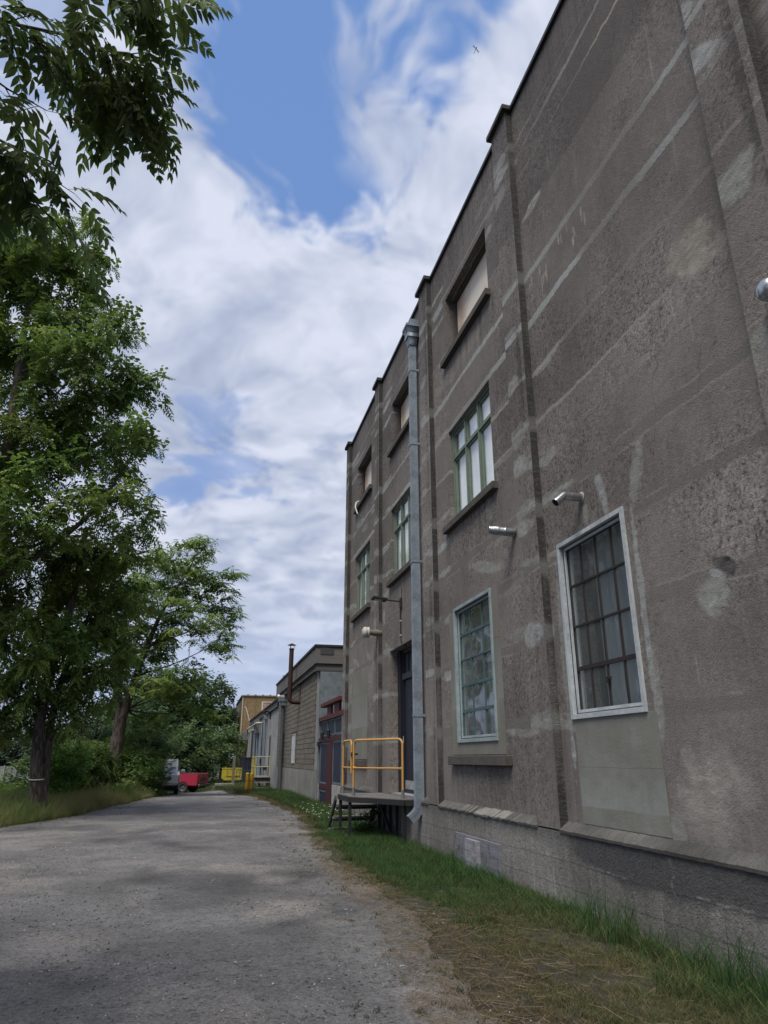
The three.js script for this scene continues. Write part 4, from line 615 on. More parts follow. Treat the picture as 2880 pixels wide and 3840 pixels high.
{ // wooden post, tube gate, navy container side, yellow skip, slab
  const p = thing('gate_post', 'weathered grey wooden post beside the green gate', 'post', [2.3, -0.75, -57]); part('post', box(-0.1, 0.1, 0, 2.55, -0.1, 0.1, 0.015), mat(lin(0.17, 0.145, 0.12), 0.95, { map: rep(woodTex, 3, 0.6), bumpMap: rep(woodTex, 3, 0.6), bumpScale: 0.008 }), p);
  const g = thing('tube_gate', 'dark green tubular farm gate standing before the ochre hall', 'gate', [2.55, -0.24, -58]), gm = wear(lin(0.018, 0.045, 0.042), 0.5);
  part('frame', poly(cornered([V(0, 0, 0), V(0, 1.0, 0), V(1.3, 1.0, 0), V(1.3, 0, 0), V(0.0, 0, 0)], 0.1), 0.024, 8), gm, g); for (let k = 1; k < 6; k++) part('rail', bar(V(0, k * 0.165, 0), V(1.3, k * 0.165, 0), 0.017, 0.017, 6), gm, g); part('upright', bar(V(0.65, 0, 0), V(0.65, 1, 0), 0.017, 0.017, 6), gm, g);
  const c = thing('navy_container', 'narrow navy blue corrugated container behind the green gate', 'container', [3.22, dip(60) - 0.2, -62]), cm = wear(lin(0.013, 0.018, 0.042), 0.55);
  part('body', box(0, 0.86, 0, 2.45, -5, -0.06), cm, c); for (let k = 0; k < 3; k++) part('rib', box(0.06 + k * 0.27, 0.2 + k * 0.27, 0.08, 2.38, -0.06, 0), cm, c); part('top_rail', box(-0.02, 0.88, 2.4, 2.48, -5, 0.02), cm, c);
  const s = thing('skip', 'yellow steel skip with ribbed panel at the end of the drive', 'skip', [1.62, 0.02, -63]), sm = wear(lin(0.44, 0.37, 0.03), 0.55), sd = wear(lin(0.30, 0.255, 0.02), 0.6);
  s.scale.set(0.85, 0.85, 0.85); const sh = new THREE.Shape([[0, 0.05], [0.22, -0.12], [1.75, -0.12], [2.0, 0.05], [2.0, 0.95], [0, 0.95]].map((q) => new THREE.Vector2(...q))); const sg = new THREE.ExtrudeGeometry(sh, { depth: 1.6, bevelEnabled: true, bevelSize: 0.015, bevelThickness: 0.015, bevelSegments: 1 }); sg.translate(0, 0, -1.6);
  part('body', sg, sm, s); part('rim', box(-0.05, 2.05, 0.93, 1.0, -1.65, 0.05, 0.01), sm, s); part('side_panel', [box(0.42, 0.48, 0.25, 0.86, 0.015, 0.06), box(0.42, 1.7, 0.25, 0.30, 0.015, 0.06), box(1.64, 1.7, 0.3, 0.86, 0.015, 0.06)], sd, s); part('lifting_lug', box(0.3, 0.36, 0.98, 1.15, -0.03, 0.03), sm, s); part('foot', [box(0.28, 0.42, -0.72, -0.12, -0.3, -0.16), box(1.5, 1.62, -0.72, -0.12, -0.3, -0.16)], blackPaint, s);
  const q = thing('concrete_slab', 'low grey concrete slab lying in the grass before the skip', 'slab', [0.98, -0.2, -55]); part('slab', box(0, 1.35, -0.08, 0.1, -1.3, 0, 0.03), wear(lin(0.24, 0.225, 0.2), 0.95), q); part('kerb_edge', box(-0.15, 1.2, -0.4, -0.081, -1.2, -0.08, 0.03), wear(lin(0.14, 0.13, 0.115), 0.95), q);
}

// ================================================================ VEHICLES (nose towards local +z, y up, origin on the ground)
const tyreM = wear(lin(0.022, 0.022, 0.024), 0.9), glassDark = new THREE.MeshPhysicalMaterial({ color: lin(0.02, 0.025, 0.028), roughness: 0.05, clearcoat: 1 }), chrome = mat(lin(0.5, 0.5, 0.5), 0.25, { metalness: 0.9 });
function wheel(parent, x, z, r, rimM, side) {
  const w = part('wheel', lathe([[r * 0.62, -0.11], [r * 0.93, -0.115], [r, -0.08], [r, 0.08], [r * 0.93, 0.115], [r * 0.62, 0.11]], 28).rotateZ(Math.PI / 2), tyreM, parent); w.position.set(x, r, z);
  part('rim', lathe([[0, 0.05], [r * 0.2, 0.06], [r * 0.25, 0.03], [r * 0.5, 0.02], [r * 0.58, 0.08], [r * 0.63, 0.1], [r * 0.63, -0.1]], 20).rotateZ(-side * Math.PI / 2), rimM, w);
}
function slabProfile(pts, x0, x1, bev, holes = []) {             // side outline (z, y) given a width
  const s = new THREE.Shape(pts.map((q) => new THREE.Vector2(...q))); holes.forEach((h) => s.holes.push(h));
  const g = new THREE.ExtrudeGeometry(s, { depth: x1 - x0 - 2 * bev, bevelEnabled: true, bevelSize: bev, bevelThickness: bev, bevelSegments: 3, curveSegments: 16 });
  g.applyMatrix4(new THREE.Matrix4().makeBasis(V(0, 0, 1), V(0, 1, 0), V(-1, 0, 0)).setPosition(x1 - bev, 0, 0)); return g;
}
const archPts = (cz, r, y0, n = 10) => { const o = []; for (let i = 0; i <= n; i++) { const t = Math.PI - (Math.PI * i) / n; o.push([cz + Math.cos(t) * r, Math.max(y0, 0.36 + Math.sin(t) * r)]); } return o; };
{
  const paint = new THREE.MeshPhysicalMaterial({ color: lin(0.27, 0.285, 0.29), roughness: 0.35, metalness: 0.5, clearcoat: 0.8, clearcoatRoughness: 0.1 }), trim = wear(lin(0.02, 0.02, 0.022), 0.6);
  const c = thing('parked_suv', 'silver grey SUV parked nose towards the camera, half hidden by bushes', 'car', [-2.14, dip(42.5), -43.2], 0.03);
  part('body', slabProfile([[-2.25, 0.45], ...archPts(-1.35, 0.41, 0.30), ...archPts(1.35, 0.41, 0.30), [2.2, 0.42], [2.3, 0.6], [2.25, 0.95], [1.2, 1.1], [-2.2, 1.12], [-2.3, 0.9]], -0.93, 0.93, 0.06), paint, c);
  part('cabin', slabProfile([[1.15, 1.08], [0.35, 1.62], [-0.1, 1.70], [-1.6, 1.68], [-2.15, 1.1]], -0.80, 0.80, 0.10), paint, c);
  for (const s of [-1, 1]) { const g = slabProfile([[0.85, 1.14], [0.28, 1.54], [-1.5, 1.56], [-1.85, 1.14]], 0, 0.03, 0.008); g.translate(s > 0 ? 0.785 : -0.815, 0, 0); part('side_window', g, glassDark, c); part('roof_rail', bar(V(s * 0.68, 1.76, 0.1), V(s * 0.68, 1.76, -1.6), 0.02), mat(lin(0.5, 0.5, 0.5), 0.4, { metalness: 0.7 }), c); }
  { const g = new THREE.BoxGeometry(1.42, 0.86, 0.03); g.rotateX(-0.98); g.translate(0, 1.385, 0.80); part('windscreen', g, new THREE.MeshPhysicalMaterial({ color: lin(0.10, 0.13, 0.15), roughness: 0.04, clearcoat: 1 }), c); }
  for (const s of [-1, 1]) { part('headlight', box(s * 0.55, s * 0.9, 0.84, 0.98, 2.22, 2.31, 0.02), new THREE.MeshPhysicalMaterial({ color: lin(0.6, 0.62, 0.65), roughness: 0.1, clearcoat: 1 }), c); const m = part('mirror', box(s * 0.95, s * 1.2, 1.08, 1.26, 0.72, 0.9, 0.05), mat(lin(0.6, 0.6, 0.62), 0.3), c); part('mirror_arm', box(s * 0.86, s * 0.96, 1.1, 1.15, 0.76, 0.84), trim, m); }
  part('grille', box(-0.5, 0.5, 0.70, 0.92, 2.28, 2.34, 0.02), trim, c); part('bumper', box(-0.9, 0.9, 0.36, 0.6, 2.2, 2.38, 0.05), trim, c); part('lower_trim', box(-0.85, 0.85, 0.5, 0.56, 2.381, 2.40), mat(lin(0.4, 0.4, 0.4), 0.4, { metalness: 0.6 }), c); part('underbody', box(-0.8, 0.8, 0.22, 0.5, -2, 2), trim, c);
  for (const s of [-1, 1]) for (const z of [-1.35, 1.35]) wheel(c, s * 0.80, z, 0.36, mat(lin(0.12, 0.12, 0.13), 0.4, { metalness: 0.5 }), s);
}
{
  const red = new THREE.MeshPhysicalMaterial({ color: lin(0.31, 0.010, 0.035), roughness: 0.4, metalness: 0.1, clearcoat: 0.6, clearcoatRoughness: 0.2 }), trim = wear(lin(0.02, 0.02, 0.022), 0.6);
  const c = thing('pickup_truck', 'red pickup truck seen from its rear left corner beyond the SUV', 'pickup', [-2.55, gy(-2, 58), -58.9], -1.98);
  // bed, cab and bonnet
  const bedL = [[-2.85, 0.62], [-2.83, 0.55], ...archPts(-1.75, 0.46, 0.56), [-0.62, 0.55], [-0.62, 1.32], [-2.85, 1.36]];
  for (const s of [-1, 1]) { const g = slabProfile(bedL, 0, 0.14, 0.03); g.translate(s > 0 ? 0.86 : -1.0, 0, 0); part('bed_side', g, red, c); part('bed_rail', box(s * 0.84, s * 1.01, 1.345, 1.385, -2.86, -0.62, 0.015), wear(lin(0.12, 0.02, 0.03), 0.5), c); part('tail_light', box(s * 0.86, s * 1.01, 0.88, 1.28, -2.9, -2.80, 0.015), mat(lin(0.30, 0.01, 0.01), 0.3), c); }
  part('bed_floor', box(-0.9, 0.9, 0.6, 0.7, -2.8, -0.6), trim, c); part('bed_front', box(-0.95, 0.95, 0.6, 1.34, -0.66, -0.6), red, c);
  const tg = part('tailgate', box(-0.85, 0.85, 0.72, 1.36, -2.92, -2.85, 0.02), red, c); part('tailgate_handle', box(-0.12, 0.12, 1.12, 1.2, -2.94, -2.921, 0.01), trim, tg); part('rust_panel', box(-0.55, 0.55, 0.80, 1.08, -2.932, -2.921), wear(lin(0.16, 0.055, 0.025), 0.8), tg);
  part('rear_bumper', box(-0.95, 0.95, 0.46, 0.64, -3.08, -2.93, 0.03), wear(lin(0.13, 0.13, 0.13), 0.4, { metalness: 0.5 }), c);
  part('cab_body', slabProfile([[-0.58, 0.5], [1.0, 0.5], ...archPts(1.75, 0.46, 0.5), [2.6, 0.5], [2.68, 0.7], [2.62, 1.2], [1.25, 1.3], [-0.58, 1.3]], -1.0, 1.0, 0.05), red, c);
  part('cab_roof', slabProfile([[1.2, 1.28], [0.45, 1.86], [-0.45, 1.9], [-0.58, 1.28]], -0.82, 0.82, 0.08), red, c);
  for (const s of [-1, 1]) { const g = slabProfile([[0.95, 1.34], [0.38, 1.78], [-0.4, 1.80], [-0.45, 1.34]], 0, 0.03, 0.008); g.translate(s > 0 ? 0.81 : -0.84, 0, 0); part('side_window', g, glassDark, c); part('mirror', box(s * 1.02, s * 1.2, 1.3, 1.5, 0.75, 0.85, 0.03), red, c); part('headlight', box(s * 0.6, s * 0.95, 0.9, 1.1, 2.62, 2.72, 0.02), chrome, c); }
  { const g = new THREE.BoxGeometry(1.4, 0.5, 0.03); g.translate(0, 1.58, -0.6); part('rear_window', g, glassDark, c); } { const g = new THREE.BoxGeometry(1.45, 0.85, 0.03); g.rotateX(-0.95); g.translate(0, 1.57, 0.86); part('windscreen', g, glassDark, c); }
  part('chassis', box(-0.5, 0.5, 0.35, 0.56, -2.9, 2.5), trim, c); part('front_bumper', box(-1, 1, 0.45, 0.65, 2.6, 2.8, 0.03), chrome, c); part('grille', box(-0.6, 0.6, 0.75, 1.1, 2.64, 2.70), trim, c);
  for (const s of [-1, 1]) for (const z of [-1.75, 1.75]) wheel(c, s * 0.86, z, 0.39, wear(lin(0.09, 0.095, 0.11), 0.5, { metalness: 0.3 }), s);
}

// ================================================================ GROUND, DRIVE AND GRASS
const ROADR = [[-4, 1.0], [2, 1.35], [4, 1.82], [5.03, 2.02], [6, 2.15], [8.3, 2.25], [11.7, 2.36], [14.7, 2.4], [17.5, 2.62], [20.5, 2.95], [24, 3.1], [29, 2.9], [33.8, 2.5], [39, 2.1], [43, 1.72], [48, 1.6], [60, 1.2]];
const ROADL = [[-4, -9], [4, -8.6], [10, -7.6], [15, -6.1], [20.3, -4.75], [23.8, -3.72], [28, -2.95], [32, -2.35], [36, -1.95], [40, -1.6], [44, -1.75], [50, -2.6], [60, -4]];
const lerpT = (T, a) => { for (let i = 0; i < T.length - 1; i++) if (a <= T[i + 1][0]) return mix(T[i][1], T[i + 1][1], clamp((a - T[i][0]) / (T[i + 1][0] - T[i][0]))); return T[T.length - 1][1]; };
const edgeR = (a) => lerpT(ROADR, a) + (vn(a * 1.3, 3) - 0.5) * 0.32 + (vn(a * 5, 8) - 0.5) * 0.14, edgeL = (a) => lerpT(ROADL, a) + (vn(a * 1.1, 30) - 0.5) * 0.4 + (vn(a * 4, 18) - 0.5) * 0.15;
function grid(xs, as, yf, cf) {                                  // sheet over x and a with vertex colours
  const nx = xs.length, na = as.length, pos = new Float32Array(nx * na * 3), uv = new Float32Array(nx * na * 2), col = cf ? new Float32Array(nx * na * 3) : null, idx = [];
  for (let j = 0; j < na; j++) for (let i = 0; i < nx; i++) { const k = j * nx + i, a = as[j], x = typeof xs[i] === 'function' ? xs[i](a) : xs[i]; pos[3 * k] = x; pos[3 * k + 1] = yf(x, a); pos[3 * k + 2] = -a; uv[2 * k] = x; uv[2 * k + 1] = a; if (cf) col.set(cf(x, a), 3 * k); if (i && j) idx.push(k - nx - 1, k - nx, k, k - nx - 1, k, k - 1); }
  const g = new THREE.BufferGeometry(); g.setAttribute('position', new THREE.BufferAttribute(pos, 3)); g.setAttribute('uv', new THREE.BufferAttribute(uv, 2)); if (cf) g.setAttribute('color', new THREE.BufferAttribute(col, 3)); g.setIndex(idx); g.computeVertexNormals(); return g;
}
const range = (a, b, s) => { const o = []; for (let x = a; x < b; x += s) o.push(x); o.push(b); return o; };
const soilTex = tex(512, 512, (i, j) => { const u = i / 512, v = j / 512; const g = 0.6 + (vn(u * 8, v * 8, 8, 8) - 0.5) * 0.4 + (vn(u * 40, v * 40, 40, 40) - 0.5) * 0.4 + (vn(u * 160, v * 160, 160, 160) - 0.5) * 0.4; return [g, g, g]; });
const soilCol = (x, a) => {
  const n = fbm(x * 0.7 + 30, a * 0.5 + 4, 3), dry = x > 0 ? sst(11, 7.5, a + (n - 0.5) * 5) : sst(34, 24, a) * 0.7, far = sst(60, 90, a);
  let c = [mix(0.046, 0.070, dry), mix(0.056, 0.062, dry), mix(0.028, 0.038, dry)]; c = [mix(c[0], 0.05, far), mix(c[1], 0.07, far), mix(c[2], 0.03, far)];
  const q = 0.75 + n * 0.5; return c.map((v) => v * q);
};
const gnd = part('ground', grid([-300, -120, -60, -35, -20, -14, ...range(-10, 10, 0.5), 20, 60, 300], [-60, -20, ...range(-6, 60, 0.5), 64, 70, 80, 100, 160, 300, 600], (x, a) => gy(x, Math.min(a, 66)) - (x > edgeL(a) + 0.3 && x < edgeR(a) - 0.3 && a < 50 ? 0.03 : 0) , soilCol), mat(0xffffff, 1, { vertexColors: true, map: soilTex, bumpMap: soilTex, bumpScale: 0.02 }), scene);
gnd.userData.kind = 'structure';
const roadTex = tex(1024, 1024, (i, j) => {
  const u = i / 1024, v = j / 1024;
  const a = vn(u * 128, v * 128, 128, 128), b = vn(u * 256, v * 256, 256, 256), c = vn(u * 64, v * 64, 64, 64), l = vn(u * 12, v * 12, 12, 12);
  const e = vn(u * 32 + 5, v * 32, 32, 32); let g = 0.66 + (a - 0.5) * 0.36 + (b - 0.5) * 0.34 + (c - 0.5) * 0.22 + (e - 0.5) * 0.12 + (l - 0.5) * 0.16; if (b > 0.84) g += 0.34 * (a > 0.4); if (c < 0.15) g -= 0.2;
  return [clamp(g), clamp(g * 0.985), clamp(g * 0.965)];
});
const roadBump = tex(1024, 1024, (i, j) => { const u = i / 1024, v = j / 1024; return 0.5 + (vn(u * 128, v * 128, 128, 128) - 0.5) * 0.5 + (vn(u * 256, v * 256, 256, 256) - 0.5) * 0.4 + (vn(u * 64, v * 64, 64, 64) - 0.5) * 0.3; }, { srgb: false });
const roadCol = (x, a) => {
  const n = fbm(x * 0.55 + 9, a * 0.45 + 31, 4), m = fbm(x * 1.8 + 50, a * 1.3, 3), dust = sst(0.52, 0.66, fbm(x * 0.9 + 90, a * 0.9 + 14, 4)), wet = sst(0.56, 0.72, fbm(x * 0.7 + 120, a * 0.6 + 70, 3));
  let k = 0.158 + (n - 0.5) * 0.12 + (m - 0.5) * 0.08 + dust * 0.062 - wet * 0.06 + sst(14, 40, a) * 0.05;
  const sh = mix(-1.1, 0.2, sst(4, 40, a)), tr = Math.exp(-(((x - sh + 0.9) / 0.3) ** 2)) + Math.exp(-(((x - sh - 0.75) / 0.32) ** 2)); k *= 1 + 0.10 * tr * sst(3, 10, a) * (0.4 + m); const pk = sst(0.60, 0.68, fbm(x * 1.1 + 33, a * 0.8 + 77, 3)); k *= 1 - 0.2 * pk;
  const e = Math.min(edgeR(a) - x, x - edgeL(a)), ed = sst(0.5, 0.0, e) * 0.5 * (0.5 + m), c = [k * 0.98, k * 0.985, k * 1.035];
  if (wet > 0.2) { c[2] *= 1.03; } if (dust > 0.3) { c[0] *= 1.03; c[2] *= 0.95; }
  return [mix(c[0], 0.15, ed), mix(c[1], 0.122, ed), mix(c[2], 0.085, ed)];
};
const cols = []; for (let i = 0; i <= 80; i++) { const t = i / 80; cols.push((a) => mix(edgeL(a), edgeR(a), t)); }
const road = part('road', grid(cols, [...range(-4, 20, 0.12), ...range(20.25, 50, 0.25)], (x, a) => gy(x, a) + 0.006 + 0.03 * (fbm(x * 0.5, a * 0.4 + 8, 2) - 0.5) * sst(0, 0.6, Math.min(edgeR(a) - x, x - edgeL(a))), roadCol), mat(0xffffff, 0.95, { vertexColors: true, map: rep(roadTex, 0.5, 0.5), bumpMap: rep(roadBump, 0.5, 0.5), bumpScale: 0.010 }), scene);
road.userData.kind = 'structure';
const Q = new THREE.Quaternion(), E3 = new THREE.Euler(), M4 = (x, y, z, sx, sy, sz, rx = 0, ry = 0, rz = 0) => new THREE.Matrix4().compose(V(x, y, z), new THREE.Quaternion().setFromEuler(new THREE.Euler(rx, ry, rz, 'YXZ')), V(sx, sy, sz));
{ // loose stones on the near part of the drive
  const r = mulberry(77), L = [], C = []; const g = new THREE.IcosahedronGeometry(1, 0);
  for (let i = 0; i < 26000; i++) { const a = 2.2 + 14 * Math.pow(r(), 1.6), x = mix(Math.max(-6, -a * 0.75), edgeR(a) + 0.25, r()); if (fbm(x * 1.3 + 7, a * 1.1, 3) < 0.40 + r() * 0.12) continue; const s = 0.003 + 0.009 * Math.pow(r(), 3); L.push(M4(x, 0.006 + s * 0.3, -a, s, s * 0.65, s * (0.7 + r() * 0.6), r() * 0.5, r() * 6, r() * 0.5)); const k = 0.06 + r() * r() * 0.42; C.push(lin(k, k * 0.98, k * 0.95)); }
  const o = inst('gravel', g, mat(0xffffff, 0.95), L, scene, 'stuff', C); tag(o, 'loose grey gravel scattered over the drive', 'gravel');
}
// tufts: blades as narrow bent triangles
function tuft(n, h, w, spread, lean, seed, seg = 2) {
  const r = mulberry(seed), pos = [], nor = [];
  for (let k = 0; k < n; k++) {
    const an = r() * 6.283, ro = Math.sqrt(r()) * spread, x = Math.cos(an) * ro, z = Math.sin(an) * ro, hh = h * (0.5 + r() * 0.6), la = r() * 6.283, le = lean * (0.3 + r()) * hh, fa = r() * 6.283, dx = Math.cos(fa) * w, dz = Math.sin(fa) * w;
    let P = []; for (let s = 0; s <= seg; s++) { const t = s / seg; P.push([x + Math.cos(la) * le * t * t, hh * t * (1 - 0.25 * lean * t), z + Math.sin(la) * le * t * t, 1 - t]); }
    for (let s = 0; s < seg; s++) { const A = P[s], B = P[s + 1]; const a1 = [A[0] - dx * A[3], A[1], A[2] - dz * A[3]], a2 = [A[0] + dx * A[3], A[1], A[2] + dz * A[3]], b1 = [B[0] - dx * B[3], B[1], B[2] - dz * B[3]], b2 = [B[0] + dx * B[3], B[1], B[2] + dz * B[3]]; pos.push(...a1, ...a2, ...b2); if (s < seg - 1) pos.push(...a1, ...b2, ...b1); }
  }
  const g = new THREE.BufferGeometry(); g.setAttribute('position', new THREE.BufferAttribute(new Float32Array(pos), 3)); g.computeVertexNormals(); return g;
}
const bladeM = new THREE.MeshPhysicalMaterial({ color: 0xffffff, roughness: 0.95, side: THREE.DoubleSide, transmission: 0.3, thickness: 0, specularIntensity: 0.3 });
const gcol = (r, dry, dark = 1) => { const k = (0.4 + r() * 0.95) * dark; return lin(mix(0.046, 0.17, dry) * k, mix(0.105, 0.132, dry) * k, mix(0.028, 0.070, dry) * k); };
{
  const r = mulberry(11), short = [tuft(9, 0.09, 0.0028, 0.05, 0.9, 1), tuft(9, 0.12, 0.003, 0.06, 0.7, 2)], G = [[], []], GC = [[], []], D = [[], []], DC = [[], []];
  for (let i = 0; i < 66000; i++) {
    const a = 2.6 + 44 * Math.pow(r(), 2.1), e = edgeR(a), x = mix(e - 0.22, a > 21.6 ? 4.08 : 4.06, Math.pow(r(), 0.9)), u = (x - e) / (4.06 - e); if (a > 21.5 && a < 27 && x > 4.05) continue;
    const n = fbm(x * 1.1 + 5, a * 0.8 + 40, 3), wall = sst(0.55, 0.95, u); if (fbm(x * 2.4 + 71, a * 2.1, 3) < 0.40 && r() < 0.75) continue;
    let dry = clamp(sst(10.5, 7.0, a + (n - 0.5) * 6) * (1 - wall * 0.55) * 0.56 + sst(0.28, 0.0, u) * 0.8 + (n - 0.5) * 0.9 + 0.08); if (u < 0.12 && r() < 0.6) continue; if (a < 9 && u < 0.25 && r() < 0.45) continue;
    const sc = (0.5 + r() * 0.7) * (dry > 0.5 ? 0.75 : 1) * (1 + wall * 0.5 + (a > 10 ? 0.35 : 0)) * (a > 20 ? 1.5 : 1), dd = clamp(dry + (r() - 0.5) * 0.5); const v = i & 1;
    const m = M4(x, dip(a), -a, sc, sc * (dry > 0.5 ? 0.6 : 1), sc, (r() - 0.5) * 0.3, r() * 6.28, (r() - 0.5) * 0.3);
    if (dd > 0.5) { D[v].push(m); DC[v].push(gcol(r, dd)); } else { G[v].push(m); GC[v].push(gcol(r, dd * 0.6)); }
  }
  tag(inst('grass', short[0], bladeM, G[0], scene, 'stuff', GC[0]), 'short green grass of the verge along the buildings', 'grass'); tag(inst('grass', short[1], bladeM, G[1], scene, 'stuff', GC[1]), 'longer green grass mixed into the verge by the wall', 'grass');
  tag(inst('dry_grass', short[0], bladeM, D[0], scene, 'stuff', DC[0]), 'dry brown grass in the near part of the verge', 'dry grass'); tag(inst('dry_grass', short[1], bladeM, D[1], scene, 'stuff', DC[1]), 'straw coloured grass tufts at the edge of the drive', 'dry grass');
  // straw lying flat on the near verge and the edge of the drive
  const S = [], SC = []; const sg = new THREE.BoxGeometry(1, 0.0022, 0.0022); for (let i = 0; i < 2400; i++) { const a = 3 + 9 * Math.pow(r(), 1.3), e = edgeR(a), x = e - 0.45 + (r() * r()) * 2.4; if (x > 4.03) continue; const l = 0.05 + r() * 0.16; S.push(M4(x, 0.012 + r() * 0.03, -a, l, 1, 1, 0, r() * 6.28, (r() - 0.5) * 0.35)); const k = 0.6 + r() * 0.7; SC.push(lin(0.19 * k, 0.145 * k, 0.095 * k)); }
  tag(inst('straw', sg, mat(0xffffff, 0.9), S, scene, 'stuff', SC), 'cut straw lying on the verge and drive edge', 'straw');
}
{ // small weeds creeping onto the drive
  const r = mulberry(91), L = [], C = []; for (let i = 0; i < 900; i++) { const a = 3 + 40 * Math.pow(r(), 1.5), rt = r() < 0.7, x = rt ? edgeR(a) - Math.pow(r(), 2) * 0.9 : edgeL(a) + Math.pow(r(), 2) * 1.2, s = 0.25 + r() * 0.5; L.push(M4(x, gy(x, a) + 0.01, -a, s * 1.4, s, s * 1.4, 0, r() * 6.28, 0)); C.push(gcol(r, r() < 0.5 ? 0.15 : 0.75, 0.9)); }
  tag(inst('weeds', tuft(10, 0.09, 0.004, 0.06, 1.2, 61), bladeM, L, scene, 'stuff', C), 'small weeds creeping onto the edges of the drive', 'weeds');
}
{ // clumps of tall grass at the foot of the wall, each a clump of its own
  const G = [tuft(95, 0.44, 0.0042, 0.13, 0.55, 21, 3), tuft(70, 0.36, 0.0038, 0.12, 0.6, 22, 3), tuft(46, 0.30, 0.0034, 0.12, 0.7, 23, 3)]; const r = mulberry(41);
  const spots = [[3.95, 8.35, 2, 0.8, 'smallest clump of tall grass, far end of the near row'], [3.93, 7.75, 1, 0.9, 'thin clump of tall grass left of the twin clumps'], [3.9, 7.1, 0, 1, 'left of the dense twin clumps of tall green grass'], [3.9, 6.62, 0, 1.02, 'right of the dense twin clumps of tall green grass'], [3.93, 6.12, 2, 1.1, 'narrow upright grass clump right of the twin clumps'], [3.92, 5.55, 1, 1.05, 'long-bladed grass clump before the right end of the plinth'], [3.9, 5.05, 0, 1.05, 'dense grass clump at the right edge of the photo'], [3.86, 4.6, 0, 1, 'grass clump cut by the right bottom corner'], [3.95, 9.7, 1, 0.85, 'grass clump in front of the plywood cover'], [3.9, 10.35, 1, 0.9, 'leafy grass clump left of the small plywood panel'], [3.93, 11.5, 0, 0.8, 'grass clump at the left edge of the plywood cover']];
  for (const [x, a, k, s, l] of spots) { const o = thing('grass_clump', l, 'grass clump', [x, 0, -a], r() * 6, 'tall grass clumps along the wall'); o.scale.setScalar(s * 1.22); part('blades', G[k], new THREE.MeshPhysicalMaterial({ color: lin(0.036 + 0.012 * r(), 0.09 + 0.02 * r(), 0.03), roughness: 0.95, side: THREE.DoubleSide, transmission: 0.3, specularIntensity: 0.3 }), o); part('dry_blades', tuft(14, 0.30, 0.0028, 0.14, 0.9, 90 + k, 3), new THREE.MeshPhysicalMaterial({ color: gcol(r, 0.8), roughness: 0.8, side: THREE.DoubleSide }), o); }
}
{ // rank grass and weeds on the left side of the drive
  const r = mulberry(19), T = [tuft(14, 0.78, 0.006, 0.16, 0.45, 51, 3), tuft(14, 0.6, 0.006, 0.18, 0.8, 52, 3)], L = [[], []], C = [[], []];
  for (let i = 0; i < 19000; i++) { const a = 16 + 26 * Math.pow(r(), 1.2), e = edgeL(a), x = e - 0.05 - Math.pow(r(), 1.5) * 7; const n = fbm(x * 0.6, a * 0.5 + 3, 3), d = e - x; const v = i & 1, dry = clamp(0.5 + (n - 0.5) * 2.4 + sst(1.5, 0, d) * 0.15 - sst(2, 5, d) * 0.2 - sst(28, 36, a) * 0.15), s = (0.45 + 0.75 * r()) * mix(0.45, 1, sst(0, 0.6, d)); L[v].push(M4(x, dip(a), -a, s, s, s, (r() - 0.5) * 0.4, r() * 6.28, (r() - 0.5) * 0.4)); const q = clamp(dry * 1.1 * (0.5 + r() * 0.6)), k = 0.7 + r() * 0.8; C[v].push(lin(mix(0.06, 0.26, q) * k, mix(0.13, 0.235, q) * k, mix(0.03, 0.105, q) * k)); }
  tag(inst('tall_grass', T[0], bladeM, L[0], scene, 'stuff', C[0]), 'rank seeding grass on the left side of the drive', 'grass'); tag(inst('tall_grass', T[1], bladeM, L[1], scene, 'stuff', C[1]), 'dry bent grass around the left tree trunks', 'grass');
  const F = [], FC = []; for (let i = 0; i < 5000; i++) { const a = 40 + 40 * r(), x = -12 + 16 * r(); if (x > edgeL(a) - 0.2 && x < edgeR(a) + 0.1 && a < 51) continue; const s = 0.5 + r() * 0.7; if (x > -2.5 && x < 1 && a < 60) continue; F.push(M4(x, gy(x, Math.min(a, 66)), -a, s * 1.6, s, s * 1.6, 0, r() * 6.28, 0)); FC.push(gcol(r, 0.15 + r() * 0.3)); }
  tag(inst('tall_grass', T[1], bladeM, F, scene, 'stuff', FC), 'meadow grass at the far end of the drive', 'grass');
}

